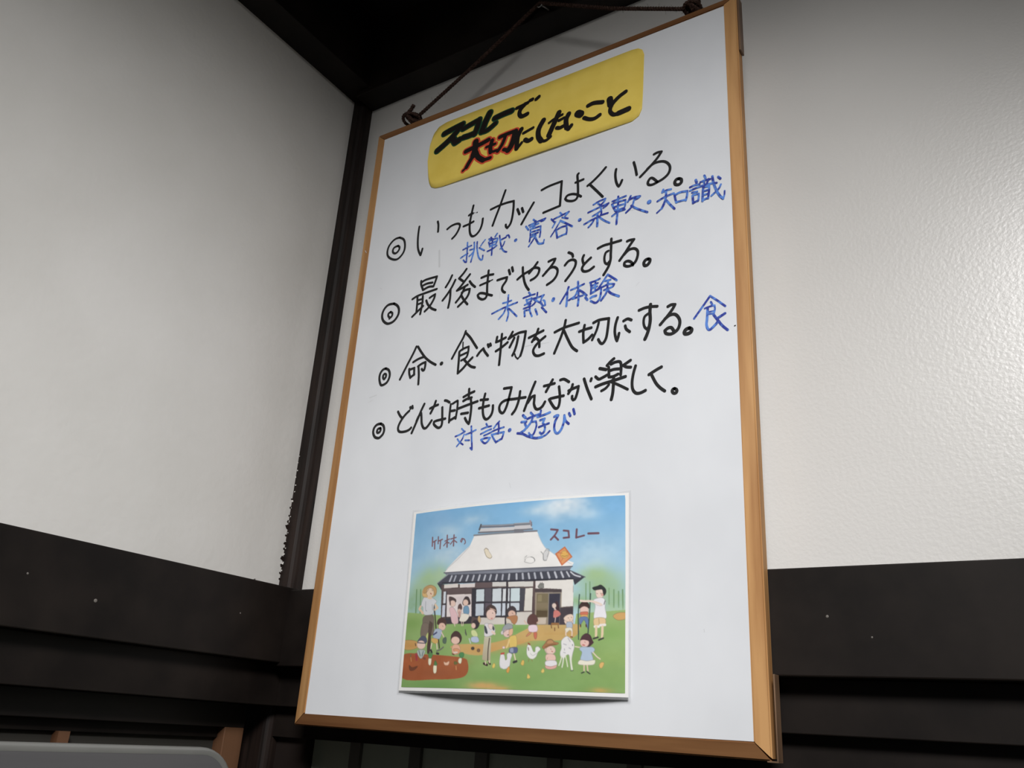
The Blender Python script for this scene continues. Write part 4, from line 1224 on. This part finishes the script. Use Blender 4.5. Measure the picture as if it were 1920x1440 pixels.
# painterly mottling of the wash
rs = np.random.RandomState(3)
def mottle(n):
    a = rs.rand(n+1, n+2); Y = yy/H2*(n-.01); X = xx/W2*(n-.01); i = Y.astype(int); j = X.astype(int); u = Y-i; v = X-j
    u = u*u*(3-2*u); v = v*v*(3-2*v)
    return (a[i, j]*(1-u)*(1-v)+a[i+1, j]*u*(1-v)+a[i, j+1]*(1-u)*v+a[i+1, j+1]*u*v)-.5
MOT = sum(mottle(n)*w for n, w in ((8, 12), (20, 9), (55, 6)))
def fill(poly, c):
    P = np.array(poly); a = max(0, int(P[:, 0].min())-1); b = min(W2, int(P[:, 0].max())+2); c0 = max(0, int(P[:, 1].min())-1); c1 = min(H2, int(P[:, 1].max())+2)
    if a >= b or c0 >= c1: return
    X = xx[c0:c1, a:b]+.5; Y = yy[c0:c1, a:b]+.5; ins = np.zeros(X.shape, bool)
    for (px_, py_), (qx, qy) in zip(P, np.roll(P, -1, 0)):
        if py_ == qy: continue
        ins ^= ((py_ > Y) != (qy > Y)) & (X < (qx-px_)*(Y-py_)/(qy-py_)+px_)
    if len(c) == 2:
        f = np.clip((Y-P[:, 1].min())/(np.ptp(P[:, 1])+1e-6), 0, 1)[..., None]; cc = c[0]*(1-f)+c[1]*f
        img[c0:c1, a:b][ins] = cc[ins]
    else: img[c0:c1, a:b][ins] = c[0]
def stroke(line, w, c):
    P = np.array(line); r = w/2; a = max(0, int(P[:, 0].min()-r)-1); b = min(W2, int(P[:, 0].max()+r)+2); c0 = max(0, int(P[:, 1].min()-r)-1); c1 = min(H2, int(P[:, 1].max()+r)+2)
    if a >= b or c0 >= c1: return
    X = xx[c0:c1, a:b]+.5; Y = yy[c0:c1, a:b]+.5; dm = np.full(X.shape, 1e9)
    for p, q in zip(P[:-1], P[1:]):
        d = q-p; L2 = d.dot(d)+1e-9; t = np.clip(((X-p[0])*d[0]+(Y-p[1])*d[1])/L2, 0, 1)
        dm = np.minimum(dm, (X-p[0]-t*d[0])**2+(Y-p[1]-t*d[1])**2)
    al = np.clip(r-np.sqrt(dm)+.5, 0, 1)[..., None]
    img[c0:c1, a:b] = img[c0:c1, a:b]*(1-al)+c*al
for ln in ART.split('\n'):
    p = ln.split(); k = p[0]
    cc = [np.array([float(v) for v in q.split(',')]) for q in p[1].split('|')]
    if k == 'B':
        al, rx, ry, cx, cy = [float(v) for v in p[2:]]
        d = ((xx-cx*sx)/(rx*sx))**2+((yy-cy*sx)/(ry*sx))**2
        a = (al*np.exp(-d*1.4)*np.clip(1+MOT/18, .3, 1.6)).clip(0, 1)[..., None]; img = img*(1-a)+cc[0]*a
    elif k == 'L':
        v = [float(q)*sx for q in p[2:]]; w = v[0]; P = [np.array((v[i], v[i+1])) for i in range(1, len(v)-1, 2)]
        for run in smooth_line(P): stroke(run, max(w, 1.3), cc[0])
    else:
        v = [float(q)*sx for q in p[2:]]; P = [(v[i], v[i+1]) for i in range(0, len(v)-1, 2)]
        if k == 'S': P = smooth_line(P, closed=True, step=5)[0]
        fill(P, cc)
        if k == 'S' and np.ptp(np.array(P), 0).prod() < .018*W2*H2: stroke(list(map(np.array, P))+[np.array(P[0])], 1.5, cc[0]*.62+18)
img = img+MOT[..., None]*.55
img = img*.88+img.mean(2, keepdims=True)*.12
img = img.reshape(NY, SS, NX, SS, 3).mean((1, 3))
pad = np.pad(img, ((1, 1), (1, 1), (0, 0)), 'edge')
img = img*.5+.125*(pad[:-2, 1:-1]+pad[2:, 1:-1]+pad[1:-1, :-2]+pad[1:-1, 2:])
ink = np.clip(lin(img.clip(0, 255))/0.92, 0, .92)
me = bpy.data.meshes.new('printed_picture')
uu, vv = np.meshgrid((np.arange(NX)+.0)/(NX-1), np.arange(NY)/(NY-1))
q = ((1-vv)*(1-uu))[..., None]*PC[0]+((1-vv)*uu)[..., None]*PC[1]+(vv*uu)[..., None]*PC[2]+(vv*(1-uu))[..., None]*PC[3]
gg = (1-vv)*(.001+.011*4*uu*(1-uu))+vv*(.003+.002*uu+.0090*4*uu*(1-uu))
co = np.stack([q[..., 0], -gg-.00025, q[..., 1]], -1).reshape(-1, 3)
idx = np.arange(NX*NY).reshape(NY, NX)
fc = np.stack([idx[:-1, :-1], idx[1:, :-1], idx[1:, 1:], idx[:-1, 1:]], -1).reshape(-1, 4)
me.vertices.add(len(co)); me.vertices.foreach_set('co', co.ravel())
me.loops.add(fc.size); me.loops.foreach_set('vertex_index', fc.ravel().astype(np.int32))
me.polygons.add(len(fc)); me.polygons.foreach_set('loop_start', np.arange(0, fc.size, 4, dtype=np.int32))
me.update(calc_edges=True); me.validate()
ca = me.color_attributes.new('ink', 'FLOAT_COLOR', 'POINT')
ca.data.foreach_set('color', np.concatenate([ink.reshape(-1, 3), np.ones((NX*NY, 1))], 1).astype(np.float32).ravel())
obj('printed_picture', me, M_print, PIC, True)

# ---------------------------------------------------------------- hanging cord, its hook and knots
HK = Vector((.2865, .022, 1.0575))
KL = Vector((.0635, .011, .9170)); KR = Vector((.5400, .011, .9175))
hook = thing('screw_hook', 'small grey screw hook in the dark upper timber holding the cord', 'hook', (HK.x, .030, HK.z))
bm = bmesh.new()
ring = [HK+Vector((.0042*math.cos(a), -.001, .0045*math.sin(a))) for a in [2*math.pi*k/20 for k in range(21)]]
add_tube(bm, ring, .0011, 8); obj('hook_ring', bm, M_metal, hook, True)
bm = bmesh.new(); add_tube(bm, [HK+Vector((.004, 0, -.0035)), HK+Vector((.008, .003, -.006)), HK+Vector((.012, .009, -.0085))], .0013, 8)
obj('hook_shank', bm, M_metal, hook, True)
rope = thing('hanging_cord', 'brown twisted hemp cord tied to both top corners of the whiteboard', 'cord', tuple(KL))
def twisted(bm, pts, r=.0016, off=.0015, pitch=.014):
    pts = [Vector(p) for p in pts]; d = [0]
    for a, b_ in zip(pts, pts[1:]): d.append(d[-1]+(b_-a).length)
    n = max(12, int(d[-1]/.0016)); S = []
    for i in range(n+1):
        s = d[-1]*i/n; k = max(j for j in range(len(d)) if d[j] <= s+1e-9); k = min(k, len(d)-2)
        u = (s-d[k])/(d[k+1]-d[k]); S.append(pts[k].lerp(pts[k+1], u))
    for st in range(3):
        L = []
        for i, p in enumerate(S):
            t = (S[min(i+1, n)]-S[max(i-1, 0)]).normalized(); a = t.cross(Vector((0, 1, .1))).normalized(); c = t.cross(a)
            an = 2*math.pi*(d[-1]*i/n/pitch+st/3); L.append(p+off*(math.cos(an)*a+math.sin(an)*c))
        add_tube(bm, L, r, 6)
    for _ in range(int(d[-1]*320)):                      # loose fibres
        p = random.choice(S); v = Vector((random.uniform(-1, 1), random.uniform(-1, 1), random.uniform(-1, 1))).normalized()
        w = Vector((random.uniform(-1, 1), random.uniform(-1, 1), random.uniform(-1, 1)))*.002
        add_tube(bm, [p, p+v*.003+w*.3, p+v*random.uniform(.004, .008)+w], .00014, 3, False)
bm = bmesh.new()
midL = KL.lerp(HK, .5)+Vector((0, 0, -.0015)); midR = HK.lerp(KR, .5)+Vector((0, 0, -.004))
twisted(bm, [KL+Vector((.008, 0, .002)), midL, HK+Vector((0, -.001, .0035)), midR, KR+Vector((-.006, 0, .001))])
obj('cord', bm, M_rope, rope)
def knot(c, tail, sc=1.0):
    bm = bmesh.new()
    for k in range(7):
        r = (.0052+.0022*(k % 3))*sc; ax = Vector((math.sin(1.9*k), .6*math.cos(2.3*k), .8*math.cos(1.3*k))).normalized()
        a = ax.orthogonal().normalized(); b_ = ax.cross(a)
        P = [c+r*(math.cos(2*math.pi*i/16)*a+math.sin(2*math.pi*i/16)*b_*.85)+Vector((.0022*math.sin(k*2.1), -.0006*k+.002, .0016*math.cos(k*1.7)))*sc for i in range(17)]
        P = [Vector((p.x, min(p.y, .024), max(p.z, .9065))) for p in P]
        twisted(bm, P, .0015, .0013, .011)
    twisted(bm, [c+Vector(t) for t in tail], .0019, .0016, .011)
    obj('knot', bm, M_rope, rope)
knot(KL, [(-.003, -.004, .001), (-.0085, -.005, .007), (-.0075, -.006, .0125), (-.001, -.007, .0155), (.003, -.007, .0215)], 1.5)
knot(KR, [(.003, -.003, 0), (.008, -.004, .005), (.003, -.005, .011)], 1.2)

# ---------------------------------------------------------------- pale panel standing in the corner
PN = thing('standing_panel', 'pale grey rounded panel standing in the lower left corner below the dark timber', 'panel', (-.02, -.45, FZ))
R0, YE, ZE, YS = .050, -.0800, -.0270, -.80
prof = [(YS, FZ+.06)]
def rounded(ins):
    y0, y1, z0, z1, r = YS+ins, YE-ins, FZ+.08+ins, ZE-ins, R0-ins
    P = []
    for cy, cz, a0 in ((y1-r, z1-r, 0), (y0+r, z1-r, 90), (y0+r, z0+r, 180), (y1-r, z0+r, 270)):
        P += [(cy+r*math.cos(math.radians(a0+9*k)), cz+r*math.sin(math.radians(a0+9*k))) for k in range(11)]
    return P
bm = bmesh.new(); rings = []
for ins, x in ((.0035, -.018), (.0010, -.017), (0, -.0135), (0, -.0065), (.0010, -.003), (.0035, -.002), (.0078, -.003)):
    rings.append([bm.verts.new((x, y, z)) for y, z in rounded(ins)])
n = len(rings[0])
for a, b_ in zip(rings, rings[1:]):
    for k in range(n): bm.faces.new((a[k], a[(k+1) % n], b_[(k+1) % n], b_[k]))
bmesh.ops.recalc_face_normals(bm, faces=bm.faces[:])
obj('panel_rim', bm, M_rim, PN, True)
obj('panel_face', prism(rounded(.0077), 0, -.016, -.0031), M_panel, PN)
for y in (-.70, -.16):
    bm = bmesh.new(); add_box(bm, (-.14+.03, y-.02, FZ), (.10, y+.02, FZ+.03), .004); add_box(bm, (-.016, y-.012, FZ+.03), (-.004, y+.012, FZ+.10))
    obj('foot', bm, M_rim, PN)
